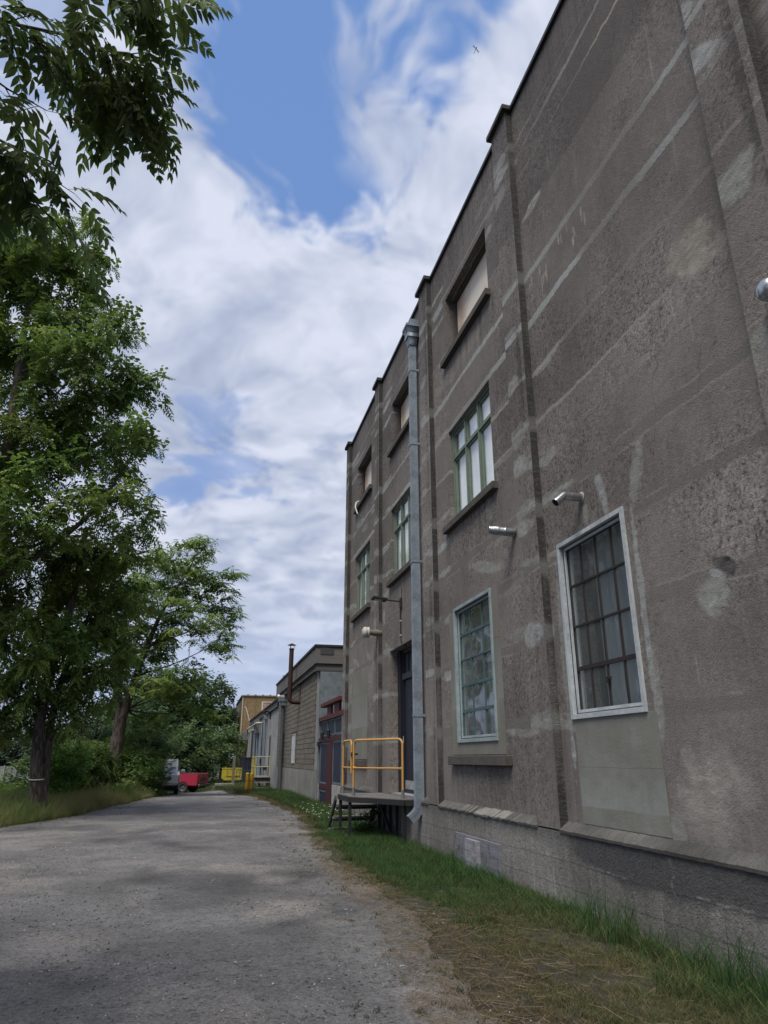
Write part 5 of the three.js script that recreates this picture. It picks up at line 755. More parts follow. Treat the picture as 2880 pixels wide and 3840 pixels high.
// ================================================================ TREES AND BUSHES
const barkTex = tex(256, 512, (i, j) => { const u = i / 256, v = j / 512; const f = vn(u * 24 + vn(u * 4, v * 8, 4, 8) * 1.2, v * 6, 24, 6), g = vn(u * 40, v * 40, 40, 40); const k = 0.35 + sst(0.3, 0.62, f) * 0.5 + (g - 0.5) * 0.3; return [k, k * 0.95, k * 0.9]; });
const bark = mat(lin(0.105, 0.090, 0.080), 0.98, { map: barkTex, bumpMap: barkTex, bumpScale: 0.02 }), twigM = mat(lin(0.05, 0.042, 0.036), 0.95);
function limb(pts, r0, r1, seg = 8, n = 10, wob = 0, seed = 1) {  // tapered tube along a smooth curve
  const c = new THREE.CatmullRomCurve3(pts), fr = c.computeFrenetFrames(n, false), pos = [], uv = [], idx = [], L = c.getLength(); const r = mulberry(seed);
  for (let i = 0; i <= n; i++) { const t = i / n, p = c.getPointAt(t), R = mix(r0, r1, Math.pow(t, 0.8)); for (let k = 0; k <= seg; k++) { const q = ((k % seg) / seg) * 6.2832, rr = R * (1 + wob * Math.sin(q * 3 + i * 0.7) + wob * (NT[(i * 7 + (k % seg) * 31) & 1023] - 0.5)); const d = fr.normals[i].clone().multiplyScalar(Math.cos(q)).addScaledVector(fr.binormals[i], Math.sin(q)); pos.push(p.x + d.x * rr, p.y + d.y * rr, p.z + d.z * rr); uv.push((k / seg) * Math.max(1, Math.round(R * 6)), (t * L) / 1.2); } }
  for (let i = 0; i < n; i++) for (let k = 0; k < seg; k++) { const a = i * (seg + 1) + k, b = a + seg + 1; idx.push(a, b, b + 1, a, b + 1, a + 1); }
  const g = new THREE.BufferGeometry(); g.setAttribute('position', new THREE.BufferAttribute(new Float32Array(pos), 3)); g.setAttribute('uv', new THREE.BufferAttribute(new Float32Array(uv), 2)); g.setIndex(idx); g.computeVertexNormals(); return g;
}
// one compound leaf: rachis along +x drooping, pairs of pointed leaflets
function compound(pairs, L, ll, lw, droop, seed, fine = false) {
  const r = mulberry(seed), pos = []; const P = (t) => [L * t, -droop * L * t * t, 0];
  const leaflet = (b, dx, dz, len, w, down) => { // pointed oval, slightly folded
    const px = -dz, pz = dx, f = fine ? [[0, 0], [0.22, 0.8], [0.5, 1], [0.78, 0.55], [1, 0]] : [[0, 0], [0.4, 1], [1, 0]];
    const at = (t, s) => [b[0] + dx * len * t + px * w * s, b[1] - down * len * t * (0.3 + t * 0.7) + Math.abs(s) * w * 0.35, b[2] + dz * len * t + pz * w * s];
    for (let i = 0; i < f.length - 1; i++) for (const sg of [-1, 1]) { const A = at(f[i][0], 0), B = at(f[i + 1][0], 0), C = at(f[i + 1][0], sg * f[i + 1][1]), D = at(f[i][0], sg * f[i][1]); if (f[i + 1][1]) pos.push(...(sg > 0 ? [...A, ...C, ...B] : [...A, ...B, ...C])); if (f[i][1]) pos.push(...(sg > 0 ? [...A, ...D, ...(f[i + 1][1] ? C : B)] : [...A, ...(f[i + 1][1] ? C : B), ...D])); }
  };
  for (let k = 0; k < pairs; k++) { const t = 0.2 + (0.76 * k) / (pairs - 1), b = P(t), s = Math.sin(Math.PI * (0.18 + 0.70 * t)) * (0.85 + r() * 0.3); for (const sg of [-1, 1]) { const an = 1.15 - t * 0.55 + (r() - 0.5) * 0.3; leaflet(b, Math.cos(an), sg * Math.sin(an), ll * s, lw * s, droop * 0.9 + r() * 0.5); } }
  leaflet(P(0.97), 1, 0, ll * 0.6, lw * 0.6, droop + 0.3);
  const q = L * 0.006; for (let i = 0; i < 4; i++) { const A = P(i / 4), B = P((i + 1) / 4); pos.push(A[0], A[1], -q, B[0], B[1], q, A[0], A[1], q, A[0], A[1], -q, B[0], B[1], -q, B[0], B[1], q); }
  const g = new THREE.BufferGeometry(); g.setAttribute('position', new THREE.BufferAttribute(new Float32Array(pos), 3)); g.computeVertexNormals(); return g;
}
function spray(n, mk, len, seed) {                                // several leaves spreading from a twig
  const r = mulberry(seed), out = []; for (let i = 0; i < n; i++) { const g = mk(seed * 10 + i).clone(); g.rotateZ(0.35 - r() * 0.9); g.rotateY(r() * 6.283); g.translate((r() - 0.5) * len, (r() - 0.5) * len * 0.7, (r() - 0.5) * len); out.push(g); }
  return mergeGeometries(out.map((g) => { g.deleteAttribute('uv'); return g; }), false);
}
function leafDisc(n, s, seed) {                                    // loose cluster of plain broad leaves
  const r = mulberry(seed), pos = []; for (let i = 0; i < n; i++) { const c = V(r() - 0.5, (r() - 0.5) * 0.8, r() - 0.5).multiplyScalar(s * 4.2), q = new THREE.Quaternion().setFromEuler(new THREE.Euler(-0.5 + r() * 1.3, r() * 6.28, (r() - 0.5) * 1.0, 'YXZ')), z = s * (0.6 + r() * 0.6); const P = [V(0, 0, 0), V(0.45, -0.06, 0.42), V(0.4, 0, 1), V(0, -0.15, 1.25), V(-0.4, 0, 1), V(-0.45, -0.06, 0.42)].map((v) => v.multiplyScalar(z).applyQuaternion(q).add(c)); for (const [a, b, d] of [[0, 1, 3], [1, 2, 3], [0, 3, 5], [5, 3, 4]]) pos.push(...P[a].toArray(), ...P[b].toArray(), ...P[d].toArray()); }
  const g = new THREE.BufferGeometry(); g.setAttribute('position', new THREE.BufferAttribute(new Float32Array(pos), 3)); g.computeVertexNormals(); return g;
}
const leafM = (tr = 0.45) => new THREE.MeshPhysicalMaterial({ color: 0xffffff, roughness: 0.95, side: THREE.DoubleSide, transmission: tr, thickness: 0, specularIntensity: 0.35 });
const LM = leafM(), walnut = [1, 2, 3].map((s) => spray(6, (q) => compound(6, 0.5, 0.15, 0.034, 0.55, q), 0.3, s)), maple = [1, 2, 3].map((s) => leafDisc(28, 0.125, s + 10)), small = [1, 2].map((s) => leafDisc(34, 0.07, s + 30)), vine = [1, 2].map((s) => leafDisc(26, 0.10, s + 40));
// fill ellipsoid lobes [x, y, z, r] with sprays: denser near the surface, drooping outwards
function foliage(lobes, per, geos, parent, seed, tint, flat = 0.85, scale = 1, m = LM, ragged = 0.25, clump = true) {
  const r = mulberry(seed), L = [], C = []; let geo = geos[0];
  if (geos.length > 1) geo = mergeGeometries(geos.map((g, k) => { const q = g.clone(); q.deleteAttribute('uv'); return k ? q.translate(Math.cos(k * 2.4) * 0.3, (k % 2 ? 0.22 : -0.2), Math.sin(k * 2.4) * 0.3) : q; }), false);
  for (const [x, y, z, R] of lobes) {
    const n = Math.round((per * R * R) / geos.length), lobeTone = 0.82 + r() * 0.36, warm = r(), nk = Math.max(5, Math.round(7.5 * R)), K = [];
    for (let k = 0; k < nk; k++) { const ct = 1 - (2 * (k + 0.5)) / nk, ph = k * 2.399 + r() * 0.8, st = Math.sqrt(1 - ct * ct), q = R * (0.45 + 0.5 * r()); K.push([st * Math.cos(ph) * q, ct * flat * q, st * Math.sin(ph) * q, (0.26 + 0.24 * r()) * Math.sqrt(R), 0.75 + r() * 0.5, r()]); }
    for (let i = 0; i < n; i++) {
      if (clump && r() < 0.9) { const c = K[Math.floor(r() * nk)], a = r() * 6.283, q = c[3] * Math.sqrt(r()) * 1.25, h = (r() - 0.5) * 0.5 * c[3] - q * q * 0.28 / c[3], s = scale * (0.75 + r() * 0.5); L.push(M4(x + c[0] + Math.cos(a) * q, y + c[1] + h, z + c[2] + Math.sin(a) * q, s, s, s, (r() - 0.5) * 0.5, r() * 6.283, (r() - 0.5) * 0.5)); const t = lobeTone * c[4] * (0.75 + r() * 0.5), w = clamp(c[5] * 0.6 + r() * 0.4); C.push(lin(mix(tint[0], tint[3], w) * t, mix(tint[1], tint[4], w) * t, mix(tint[2], tint[5], w) * t)); continue; }
      const ct = 2 * r() - 1, ph = r() * 6.283, st = Math.sqrt(1 - ct * ct), rr = R * (Math.pow(r(), 0.42) + (r() < ragged ? r() * 0.22 : 0)), dx = st * Math.cos(ph), dz = st * Math.sin(ph), dy = ct * flat;
      const bump = 0.82 + 0.36 * fbm(dx * 1.7 + x, dz * 1.7 + dy * 2 + y, 2), s = scale * (0.7 + r() * 0.6);
      L.push(M4(x + dx * rr * bump, y + dy * rr * bump, z + dz * rr * bump, s, s, s, (r() - 0.5) * 0.8, r() * 6.283, (r() - 0.5) * 0.8));
      const t = lobeTone * (0.62 + r() * 0.76), w = clamp(warm * 0.5 + r() * 0.5); C.push(lin(mix(tint[0], tint[3], w) * t, mix(tint[1], tint[4], w) * t, mix(tint[2], tint[5], w) * t));
    }
  }
  inst('crown', geo, m, L, parent, 'stuff', C);
}
function limbsTo(lobes, from, r0, seed, sub = 2) {                 // a bough from the trunk into each lobe, forking inside it
  const r = mulberry(seed), out = []; for (const [x, y, z, R] of lobes) { const f = from(y), e = V(x + (r() - 0.5) * R * 0.4, y + R * 0.1, z + (r() - 0.5) * R * 0.4), m = f.clone().lerp(e, 0.5).add(V((r() - 0.5) * 0.4, -0.1 * f.distanceTo(e) * 0.3 + (r() - 0.5) * 0.3, (r() - 0.5) * 0.4)); out.push(limb([f, m, e], r0 * (0.7 + r() * 0.5), r0 * 0.25, 6, 8, 0.05)); for (let k = 0; k < sub; k++) { const q = e.clone().add(V((r() - 0.5) * R * 1.6, (r() - 0.2) * R, (r() - 0.5) * R * 1.6)); out.push(limb([m.clone().lerp(e, 0.4 + 0.3 * k), m.clone().lerp(q, 0.7).add(V(0, 0.12, 0)), q], r0 * 0.3, 0.012, 5, 6)); } } return out;
}
const TG = [0.095, 0.182, 0.044, 0.20, 0.262, 0.052];             // deep green to yellow green
{ // tall walnut, trunk just outside the left edge
  const lobes = [[-7.1, 17.5, -21.5, 1.63], [-5.3, 17.0, -22.5, 1.05], [-4.0, 15.4, -21.5, 0.92], [-7.2, 15.2, -22.5, 2.3], [-4.65, 13.1, -20.7, 1.8], [-3.25, 13.2, -21.5, 0.92], [-6.1, 11.2, -21.5, 2.1], [-4.15, 11.6, -22.3, 1.65], [-2.95, 10.95, -20.7, 0.8], [-4.95, 9.0, -21.5, 1.9], [-3.3, 9.0, -21.5, 1.2], [-6.2, 7.6, -20.5, 1.4], [-9, 14.1, -23.5, 2.6], [-8.3, 10, -21.5, 2.3], [-8.6, 17.6, -22, 2.2], [-5.9, 18.7, -22, 1.2], [-10, 12, -20, 2.4]];
  const t = thing('walnut_tree', 'tallest walnut tree at the left edge with high feathery crown', 'tree', [0, 0, 0]);
  const tp = [V(-5.7, -0.3, -21.5), V(-6.0, 4.5, -21.5), V(-6.25, 7, -21.5), V(-6.55, 10, -21.5), V(-6.7, 12.5, -21.6), V(-6.9, 16.5, -21.8)];
  part('trunk', limb([V(-8.0, -0.3, -21.2), V(-7.2, 3.5, -21.4), ...tp.slice(2)], 0.30, 0.07, 12, 24, 0.08), bark, t);
  const cv = new THREE.CatmullRomCurve3([tp[2], tp[3], tp[4], tp[5]]);
  part('boughs', [...limbsTo(lobes.slice(0, 12), (y) => cv.getPointAt(clamp((y - 9.5) / 9)), 0.055, 3), limb([V(-6.2, 6.6, -21.5), V(-4.9, 7.4, -21.2), V(-3.7, 8.9, -21.3), V(-3.1, 10.2, -21.2)], 0.11, 0.04, 7, 10, 0.06)], twigM, t);
  foliage(lobes, 40, [walnut[0], maple[1]], t, 101, TG, 0.9);
}
{ // nearer walnut with the banded trunk
  const lobes = [[-6.0, 7.1, -24, 1.7], [-4.55, 7.8, -25, 1.8], [-3.15, 8.5, -24.3, 0.95], [-5.6, 4.8, -23.2, 1.65], [-4.2, 5.3, -24, 1.55], [-5.05, 3.3, -23.6, 1.05], [-3.75, 3.7, -24, 1.05], [-6.2, 3.5, -23, 1.05], [-4.0, 2.75, -23.6, 0.6], [-5.6, 2.75, -23, 0.65], [-3.4, 6.7, -25, 1.15], [-7.5, 5.5, -24.5, 1.8], [-2.75, 5.0, -24.4, 0.7]];
  const t = thing('walnut_tree', 'walnut tree with low hanging leaves and white band on its trunk', 'tree', [0, 0, 0]);
  const tr = part('trunk', limb([V(-4.50, -0.25, -23.4), V(-4.6, 0.5, -23.4), V(-4.76, 1.9, -23.4), V(-4.86, 3.2, -23.5), V(-4.55, 6, -23.8), V(-4.5, 9, -24.2)], 0.20, 0.09, 14, 20, 0.07), bark, t); part('second_stem', limb([V(-4.42, 0.2, -23.5), V(-4.52, 1.8, -23.6), V(-4.55, 3.6, -23.9), V(-3.9, 6.5, -24.3)], 0.15, 0.06, 10, 14, 0.06), bark, t);
  part('band', new THREE.TorusGeometry(0.196, 0.016, 6, 24).rotateX(Math.PI / 2 + 0.06).translate(-4.67, 1.05, -23.4), mat(lin(0.6, 0.6, 0.58), 0.8), tr);
  const cv = new THREE.CatmullRomCurve3([V(-4.6, 3, -23.5), V(-4.6, 6, -23.8), V(-4.5, 9, -24.2)]); part('boughs', limbsTo(lobes, (y) => cv.getPointAt(clamp((y - 4) / 7)), 0.05, 8), twigM, t);
  foliage(lobes, 46, [walnut[1], maple[2]], t, 202, TG, 0.9);
}
{ // leaning forked tree further back
  const lobes = [[-3.2, 10.2, -36, 2.25], [-1.05, 11.35, -35, 1.05], [0.2, 10.15, -36, 0.9], [0.45, 8.45, -37, 0.95], [-1.0, 8.2, -35, 1.45], [0.1, 6.8, -36, 0.95], [-3.0, 7.3, -37, 1.85], [-4.75, 8.2, -36, 1.9], [-4.3, 5.7, -36, 1.3], [-2.25, 4.8, -35, 1.25], [-1.1, 4.7, -36, 1.1], [-0.2, 3.85, -36, 0.75], [-2.5, 3.3, -37, 1.0], [-1.95, 10.7, -37, 1.45], [-5.8, 5.8, -38, 1.5], [-0.4, 9.6, -36.5, 0.8], [-6.5, 10, -37, 2]];
  const t = thing('maple_tree', 'leaning forked tree with broad leafy crown before the dark wood', 'tree', [0, 0, 0]);
  part('trunk', limb([V(-4.12, -0.3, -36), V(-4.08, 0.2, -36), V(-3.98, 2.0, -36), V(-3.94, 3.5, -36)], 0.37, 0.27, 14, 10, 0.06), bark, t);
  part('stem', limb([V(-3.98, 3.2, -36), V(-4.15, 4.6, -36), V(-4.3, 7.5, -36.2), V(-4.2, 9.6, -36.3)], 0.2, 0.07, 10, 12, 0.06), bark, t); part('stem', limb([V(-3.9, 3.2, -36), V(-3.5, 5.2, -36), V(-2.9, 7.6, -36), V(-2.1, 9.8, -36)], 0.23, 0.06, 10, 14, 0.06), bark, t);
  const cv = new THREE.CatmullRomCurve3([V(-3.8, 3.8, -36), V(-3.5, 5.2, -36), V(-2.9, 7.6, -36), V(-2.1, 9.8, -36)]); part('boughs', limbsTo(lobes, (y) => cv.getPointAt(clamp((y - 5) / 7)), 0.06, 12), twigM, t);
  foliage(lobes, 36, [maple[0], walnut[0]], t, 303, TG, 0.85, 1.0);
}
{ // the nearest walnut: only its boughs hang into the picture from above
  const tree = thing('overhanging_walnut', 'nearest walnut boughs hanging dark into the upper left corner', 'tree', [0, 0, 0]);
  part('trunk', limb([V(-6.6, -0.3, -2.2), V(-6.5, 3, -2.4), V(-6.0, 5.5, -2.8), V(-5.4, 8, -3.2)], 0.34, 0.2, 12, 14, 0.07), bark, tree);
  const B = [[V(-6.1, 5.2, -2.7), V(-3.4, 6.15, -3.4), V(-1.57, 6.35, -3.86), V(-1.29, 6.4, -3.89), V(-1.02, 6.41, -3.96), V(-0.75, 6.45, -3.98), V(-0.59, 6.46, -3.99)], [V(-6.2, 4.6, -2.7), V(-3.4, 5.7, -3.8), V(-1.78, 5.82, -4.35), V(-1.58, 5.79, -4.46), V(-1.4, 5.69, -4.6), V(-1.24, 5.62, -4.71)], [V(-5.8, 6.2, -2.9), V(-3.2, 6.7, -3.0), V(-1.1, 6.42, -3.42), V(-0.74, 6.44, -3.5), V(-0.5, 6.48, -3.48), V(-0.33, 6.48, -3.5)], [V(-1.35, 6.4, -3.87), V(-1.17, 6.44, -3.9), V(-1.07, 6.34, -4.04), V(-1, 6.23, -4.18)], [V(-3.4, 5.7, -3.8), V(-1.86, 6.07, -4.05), V(-1.68, 6.06, -4.15), V(-1.55, 6.04, -4.18)], [V(-1.02, 6.41, -3.96), V(-0.9, 6.43, -3.97), V(-0.86, 6.33, -4.1), V(-0.83, 6.24, -4.21)], [V(-3.4, 5.7, -3.8), V(-1.72, 5.77, -4.41), V(-1.61, 5.6, -4.61), V(-1.46, 5.52, -4.73), V(-1.37, 5.45, -4.81)]];
  const dark = mat(lin(0.03, 0.026, 0.024), 0.95); B.forEach((b, i) => part('bough', limb(b, i > 2 ? 0.018 : 0.045, 0.006, 7, 22, 0.05), dark, tree));
  const leafG = [0, 1, 2, 3, 4].map((k) => compound(k < 3 ? 7 : 6, 0.50 + 0.05 * (k % 3), 0.15, 0.031, 0.15 + 0.07 * k, 400 + k, true)), r = mulberry(55), lm = [0, 1, 2].map((k) => new THREE.MeshPhysicalMaterial({ color: lin(0.07 + k * 0.02, 0.115 + k * 0.022, 0.036 + k * 0.003), roughness: 0.95, side: THREE.DoubleSide, transmission: 0.45, thickness: 0, specularIntensity: 0.4 }));
  const curves = B.map((b) => new THREE.CatmullRomCurve3(b)); let n = 0; const rest = [], twigs = [];
  const LS = 0.9, tw = (ci, t0, t1, k) => { for (let i = 0; i < k; i++) { const t = mix(t0, t1, (i + r() * 0.8) / k), p = curves[ci].getPointAt(clamp(t)), tg = curves[ci].getTangentAt(clamp(t)); const d = tg.clone().add(V((r() - 0.5) * 1.9, (r() - 0.6) * 0.9, (r() - 0.5) * 1.9)).normalize(), L = 0.06 + r() * 0.22, e = p.clone().addScaledVector(d, L).add(V(0, -0.06 * L, 0)); twigs.push(bar(p, e, 0.006, 0.003, 4)); const m = 2 + Math.floor(r() * 3); for (let q = 0; q < m; q++) { const lp = p.clone().lerp(e, 0.45 + (0.55 * (q + 1)) / m), yaw = Math.atan2(-d.z, d.x) + (q % 2 ? 1 : -1) * (0.4 + r() * 0.9) * (q === m - 1 ? 0.3 : 1), pit = -0.15 - r() * 0.9, s = LS * (0.75 + r() * 0.4); const M = M4(lp.x, lp.y, lp.z, s, s, s, (r() - 0.5) * 0.9, yaw, 0); M.multiply(new THREE.Matrix4().makeRotationZ(pit)); if (n < 290) { n++; const o = part('leaf', leafG[Math.floor(r() * 5)], lm[Math.floor(r() * 3)], tree); M.decompose(o.position, o.quaternion, o.scale); } else rest.push(M); } } };
  tw(0, 0.76, 0.95, 14); tw(1, 0.76, 0.95, 9); tw(3, 0.2, 0.85, 5); tw(5, 0.2, 0.85, 5); tw(6, 0.55, 0.95, 6); tw(2, 0.78, 0.90, 5); tw(4, 0.6, 1, 5); tw(2, 0.88, 0.97, 3); tw(0, 0.3, 0.78, 24); tw(1, 0.3, 0.75, 18); tw(2, 0.3, 0.8, 18); tw(6, 0.1, 0.55, 10);
  part('twigs', twigs, dark, tree); inst('more_leaves', leafG[1], lm[1], rest, tree, 'stuff');
  // the part of its crown that is out of the picture but shows in the window panes
  foliage([[-5.6, 8.6, -2.2, 2.0], [-7.5, 8, -4.5, 2.2], [-5.2, 9.6, -0.5, 2]], 40, walnut, tree, 404, TG, 0.8);
}
{ // dark wood at the end of the drive, each tree on its own
  const big = (name, label, lobes, tx, tz, th, tint, seed, per, geos, sc) => { const t = thing(name, label, 'tree', [0, 0, 0], 0, 'trees beyond the end of the drive'); part('trunk', limb([V(tx, -1.2, tz), V(tx + 0.1, th * 0.4, tz), V(tx - 0.1, th, tz)], 0.3, 0.12, 8, 8, 0.05), bark, t); part('boughs', limbsTo(lobes, (y) => V(tx, Math.min(th, y - 0.8), tz), 0.1, seed, 1), twigM, t); foliage(lobes, per, geos, t, seed, tint, 0.9, sc); };
  const deep = [0.046, 0.092, 0.038, 0.082, 0.13, 0.046], mid = [0.085, 0.160, 0.060, 0.14, 0.20, 0.07], pur = [0.016, 0.011, 0.016, 0.022, 0.016, 0.020];
  big('dark_tree', 'large dark green tree behind the leaning maple crown', [[-2.3, 7.0, -78, 3.9], [-4.5, 5.2, -79, 3.6], [-2.5, 3.2, -78, 3.2]], -2.6, -78, 7, deep, 501, 16, maple, 2.0);
  big('dark_tree', 'dark tree whose top rises right of the maple', [[0.0, 7.6, -79, 2.8], [1.3, 5.0, -80, 2.8], [0.2, 3.5, -79, 3]], 0.2, -79, 7.5, deep, 502, 18, maple, 1.8);
  big('dark_tree', 'deep green tree filling the gap above the parked SUV', [[-6, 8, -83, 4.4], [-8.5, 6, -84, 4], [-6, 4, -82, 4]], -6.2, -83, 8, deep, 503, 12, maple, 2.2);
  big('dark_tree', 'paler tree top peeping over beside the ochre hall', [[2.6, 6.2, -90, 2.0], [1.2, 7.0, -92, 2.0], [2.4, 3.6, -88, 2.3]], 2.2, -90, 6, mid, 504, 18, maple, 1.5);
  big('copper_beech', 'dark purple leaved tree close to the ochre hall corner', [[3.4, 7.3, -96, 1.4], [4.3, 6.0, -95, 1.6], [3.4, 5.2, -95, 1.5], [4.4, 7.6, -95, 1.0], [3.2, 3.6, -94, 1.6]], 3.8, -95.5, 6, pur, 505, 26, maple, 1.4);
  big('lime_tree', 'light green bushy tree in the middle behind the pickup', [[-0.05, 2.75, -68, 2.0], [-1.55, 1.6, -66.5, 2.2], [0.3, 1.0, -67, 1.6], [-0.9, 3.4, -68.5, 1.4]], -0.4, -68, 2.6, mid, 506, 34, [vine[0], vine[1], small[0]], 1.7);
  big('lime_tree', 'light green bushy tree between the skip and pickup', [[1.8, 1.9, -71, 1.7], [2.6, 3.3, -73, 1.5], [1.3, 3.6, -72, 1.4], [2.7, 1.2, -70.5, 1.2]], 2, -71.5, 2.2, mid, 507, 34, [vine[0], vine[1], small[0]], 1.6);
  big('lime_tree', 'light bushy tree behind the parked SUV', [[-2.9, 3.0, -66, 2.0], [-4.2, 2.2, -66, 2.2], [-3.2, 1.2, -65, 1.8]], -3.2, -66, 2.5, mid, 508, 30, [vine[0], small[1]], 1.8);
  const farT = [[-19, 3.3, -80, 3.0, 'hazy green tree left of the banded trunk behind the fence'], [-16.6, 3.4, -84, 3.4, 'hazy tree directly behind the banded trunk'], [-22.3, 4.2, -80, 4.0, 'rounded tree at the far left behind the fence'], [-13, 4.2, -84, 4, 'far tree showing between the two left trunks'], [-9.8, 4.8, -86, 4.2, 'far tree low between banded trunk and maple']]; farT.forEach(([x, y, z, R, l], i) => big('far_tree', l, [[x, y, z, R], [x + R * 0.5, y - R * 0.6, z + 1, R * 0.8], [x - R * 0.5, y - R * 0.7, z + 1, R * 0.8]], x, z, y, [0.055, 0.095, 0.055, 0.085, 0.125, 0.06], 520 + i, 10, maple, 2.0));
}
{ // bushes and vines along the left side of the drive
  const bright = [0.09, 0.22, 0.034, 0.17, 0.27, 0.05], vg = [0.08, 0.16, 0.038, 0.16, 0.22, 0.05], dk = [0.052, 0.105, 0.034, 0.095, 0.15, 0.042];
  const bush = (label, lobes, tint, seed, per, geos, sc, y0 = 0) => { const t = thing('bush', label, 'bush', [0, 0, 0], 0, 'bushes along the left of the drive'); const [x, y, z] = lobes[0]; part('stems', [0, 1, 2, 3].map((k) => limb([V(x + k * 0.12 - 0.2, -0.4, z), V(x + (k - 1.5) * 0.25, y * 0.6, z + 0.1), V(x + (k - 1.5) * 0.5, y + 0.2, z + (k % 2) * 0.3)], 0.03, 0.008, 5, 6)), twigM, t); foliage(lobes, per, geos, t, seed, tint, 0.85, sc, LM, 0.4); };
  bush('bright green sapling right beside the banded trunk', [[-4.75, 1.55, -27.5, 0.75], [-4.5, 0.95, -27.5, 0.7], [-5.1, 1.0, -28, 0.6]], bright, 601, 150, vine, 0.8);
  bush('leafy green bush left of the leaning trunk, nearest', [[-4.3, 1.5, -31, 0.95], [-4.9, 1.35, -30.5, 0.8], [-4.6, 0.7, -30.5, 0.7]], vg, 602, 120, [walnut[1], vine[0]], 0.85);
  bush('tall bush close behind the leaning trunk', [[-4.3, 1.9, -38.5, 1.2], [-5.3, 1.7, -37.5, 1.1], [-3.5, 1.4, -38.4, 1.0], [-6.0, 1.7, -36, 1.1]], vg, 603, 90, [vine[0], walnut[2]], 1.0);
  bush('vine covered mound right of the leaning trunk', [[-2.95, 1.25, -36.8, 1.15], [-2.9, 0.5, -35.2, 0.75], [-2.35, 0.85, -36.2, 0.7]], vg, 604, 120, [vine[0], vine[1], small[0]], 1.0);
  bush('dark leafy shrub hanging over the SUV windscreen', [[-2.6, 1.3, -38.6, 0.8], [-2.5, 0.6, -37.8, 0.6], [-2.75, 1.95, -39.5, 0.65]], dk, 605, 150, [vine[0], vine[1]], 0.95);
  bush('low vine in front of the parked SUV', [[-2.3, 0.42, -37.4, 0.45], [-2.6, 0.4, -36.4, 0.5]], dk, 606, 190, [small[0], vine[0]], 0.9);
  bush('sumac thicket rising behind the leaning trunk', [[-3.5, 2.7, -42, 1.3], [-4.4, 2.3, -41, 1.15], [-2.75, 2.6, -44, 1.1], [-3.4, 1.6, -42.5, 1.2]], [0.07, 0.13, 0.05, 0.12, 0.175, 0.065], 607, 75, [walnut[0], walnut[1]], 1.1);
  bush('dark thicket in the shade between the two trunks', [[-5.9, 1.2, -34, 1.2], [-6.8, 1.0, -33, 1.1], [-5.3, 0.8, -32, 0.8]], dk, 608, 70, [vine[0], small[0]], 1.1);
  bush('weedy bush at the far left in front of the fence', [[-8.0, 0.25, -33, 0.5], [-9.3, 0.2, -35, 0.5], [-7.2, 0.3, -32, 0.5]], bright, 609, 80, vine, 0.9);
  // weeds under the steel deck
  const w = thing('vine', 'dark broad-leaved vine growing under the steel deck stair', 'plant', [0, 0, 0]); part('stems', [0, 1, 2, 3, 4].map((k) => limb([V(3.3 + k * 0.14, -0.05, -16.6 - k * 0.1), V(3.35 + k * 0.13, 0.3, -16.9), V(3.4 + k * 0.12, 0.55, -17.3)], 0.012, 0.005, 5, 5)), twigM, w); foliage([[3.75, 0.22, -16.9, 0.25], [3.9, 0.38, -17.0, 0.2], [3.4, 0.1, -16.6, 0.2]], 330, small.slice(0, 1), w, 701, dk, 0.9, 0.5, LM, 0.1, false);
  const d = thing('daisies', 'small white daisies in the verge before the doorway', 'flowers', [0, 0, 0]); const r = mulberry(8), L = []; for (let i = 0; i < 60; i++) L.push(M4(2.9 + r() * 1.1, 0.16 + r() * 0.16, -(18.5 + r() * 6), 0.018, 0.008, 0.018)); inst('flower', new THREE.IcosahedronGeometry(1, 0), mat(lin(0.6, 0.6, 0.55), 0.8), L, d, 'stuff');
}
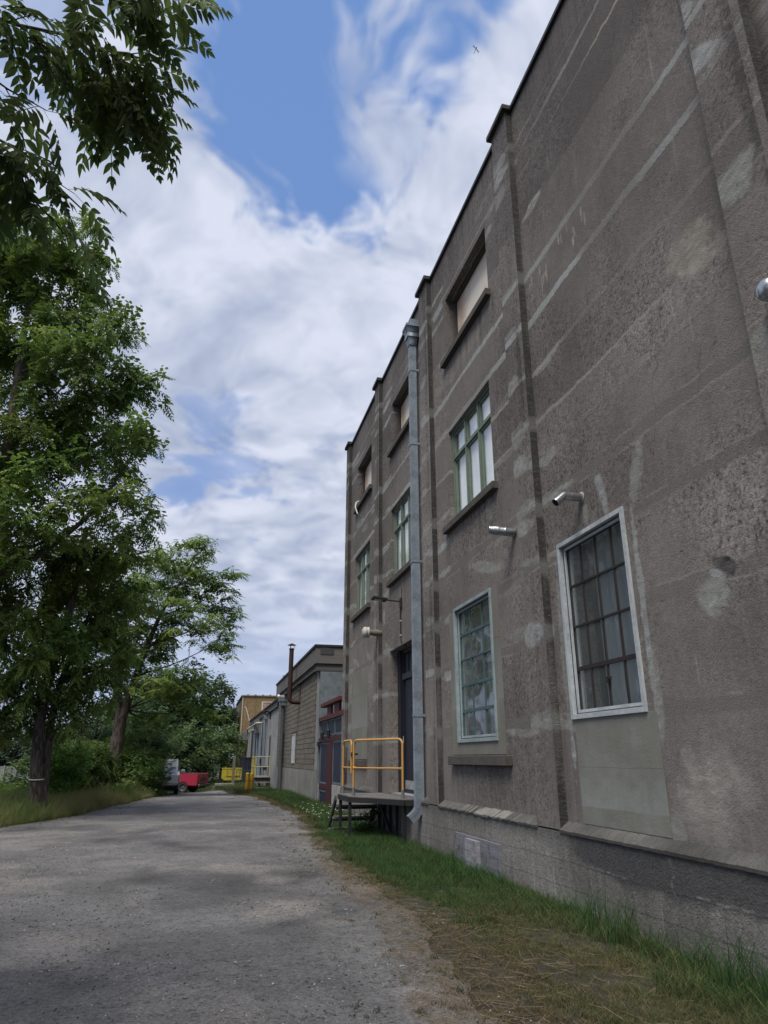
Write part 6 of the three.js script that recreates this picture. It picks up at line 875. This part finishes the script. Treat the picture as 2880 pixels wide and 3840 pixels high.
{ // fence, wires, litter, dragonfly
  const f = thing('panel_fence', 'pale grey sheet metal fence behind the weeds at the left', 'fence', [0, 0, 0]); const pm = wear(lin(0.30, 0.32, 0.33), 0.7, { metalness: 0.1 }); for (let i = 0; i < 14; i++) { const x = -13.6 + i * 0.62; const g = box(-0.3, 0.3, 0, 0.95, -0.02, 0.02); const m = part('panel', g, pm, f); m.position.set(x, 0.3 - i * 0.008, -45 - i * 0.1); m.rotation.y = 0.16 + (i % 3 - 1) * 0.02; const q = part('post', box(-0.025, 0.025, -0.5, 1.0, -0.03, 0.04), wear(lin(0.4, 0.41, 0.42), 0.6), f); q.position.set(x + 0.31, 0.3 - i * 0.008, -45 - i * 0.1); }
  const lg = thing('log_pile', 'heap of dark logs and brush below the fence', 'log pile', [0, 0, 0]); const lr = mulberry(4); for (let i = 0; i < 9; i++) part('log', bar(V(-11.5 + lr() * 0.6, 0.05 + (i % 3) * 0.2, -38 - lr() * 1.5), V(-9.3 + lr() * 0.6, 0.1 + (i % 3) * 0.18, -38.5 - lr()), 0.12, 0.09, 8), bark, lg);
  const wm = mat(lin(0.03, 0.03, 0.03), 0.8); [[5.2, 5.9, 'topmost thin wire running from the trees to the ochre hall'], [3.9, 4.35, 'middle thin wire crossing before the dark purple tree'], [3.1, 3.7, 'lower thin wire crossing before the dark purple tree'], [2.2, 2.3, 'lowest thin wire sagging before the far trees']].forEach(([y0, y1, l], i) => { const w = thing('power_line', l, 'wire', [0, 0, 0], 0, 'wires at the end of the drive'); part('wire', pipe([V(-3.5, y0 + 1.1, -58 - i), V(-0.5, y0 + 0.35, -63 - i), V(3.6, y1, -73.6)], 0.012, 4, 20), wm, w); });
  const r = mulberry(66), L = [], C = []; const lg2 = compound(2, 0.001, 1, 0.3, 0.2, 5); const g = new THREE.CircleGeometry(1, 6); g.scale(1, 0.45, 1); g.rotateX(-Math.PI / 2); for (let i = 0; i < 420; i++) { const a = 2.6 + 30 * Math.pow(r(), 1.5), x = mix(edgeL(a), edgeR(a), r() < 0.5 ? r() : Math.pow(r(), 4)); const s = 0.009 + r() * 0.015; L.push(M4(x, dip(a) + 0.022, -a, s, s, s, (r() - 0.5) * 0.5, r() * 6.28, (r() - 0.5) * 0.5)); const k = r(); C.push(k < 0.12 ? lin(0.26, 0.24, 0.09) : k < 0.6 ? lin(0.26, 0.25, 0.21) : lin(0.13, 0.10, 0.07)); } tag(inst('fallen_leaves', g, mat(0xffffff, 0.9, { side: THREE.DoubleSide }), L, scene, 'stuff', C), 'scattered yellow and brown fallen leaves on the drive', 'fallen leaves');
  const df = thing('dragonfly', 'tiny dragonfly in flight against the clouds beside the roof', 'insect', [0.93, 4.61, -2.07]); df.rotation.set(0.3, 0.4, 1.2); const dm = mat(lin(0.06, 0.055, 0.05), 0.6); part('body', [lathe([[0, -0.028], [0.0012, -0.02], [0.0012, 0.004], [0.0026, 0.006], [0.0026, 0.013], [0.0016, 0.0145], [0.0022, 0.017], [0, 0.019]], 8).rotateZ(-Math.PI / 2)], dm, df); for (const [x, s, w] of [[0.009, 1, 0.35], [0.009, -1, -0.35], [0.006, 1, -0.15], [0.006, -1, 0.15]]) { const q = new THREE.CircleGeometry(0.011, 10); q.scale(0.26, 1, 1); q.translate(0, s * 0.011, 0); q.rotateZ(w); q.translate(x, 0, 0.001); part('wing', q, new THREE.MeshPhysicalMaterial({ color: lin(0.5, 0.5, 0.5), roughness: 0.3, transmission: 0.7, side: THREE.DoubleSide }), df); }
}
scene.traverse((o) => { if (o.isMesh) { o.castShadow = true; o.receiveShadow = true; } });
renderer.render(scene, camera);
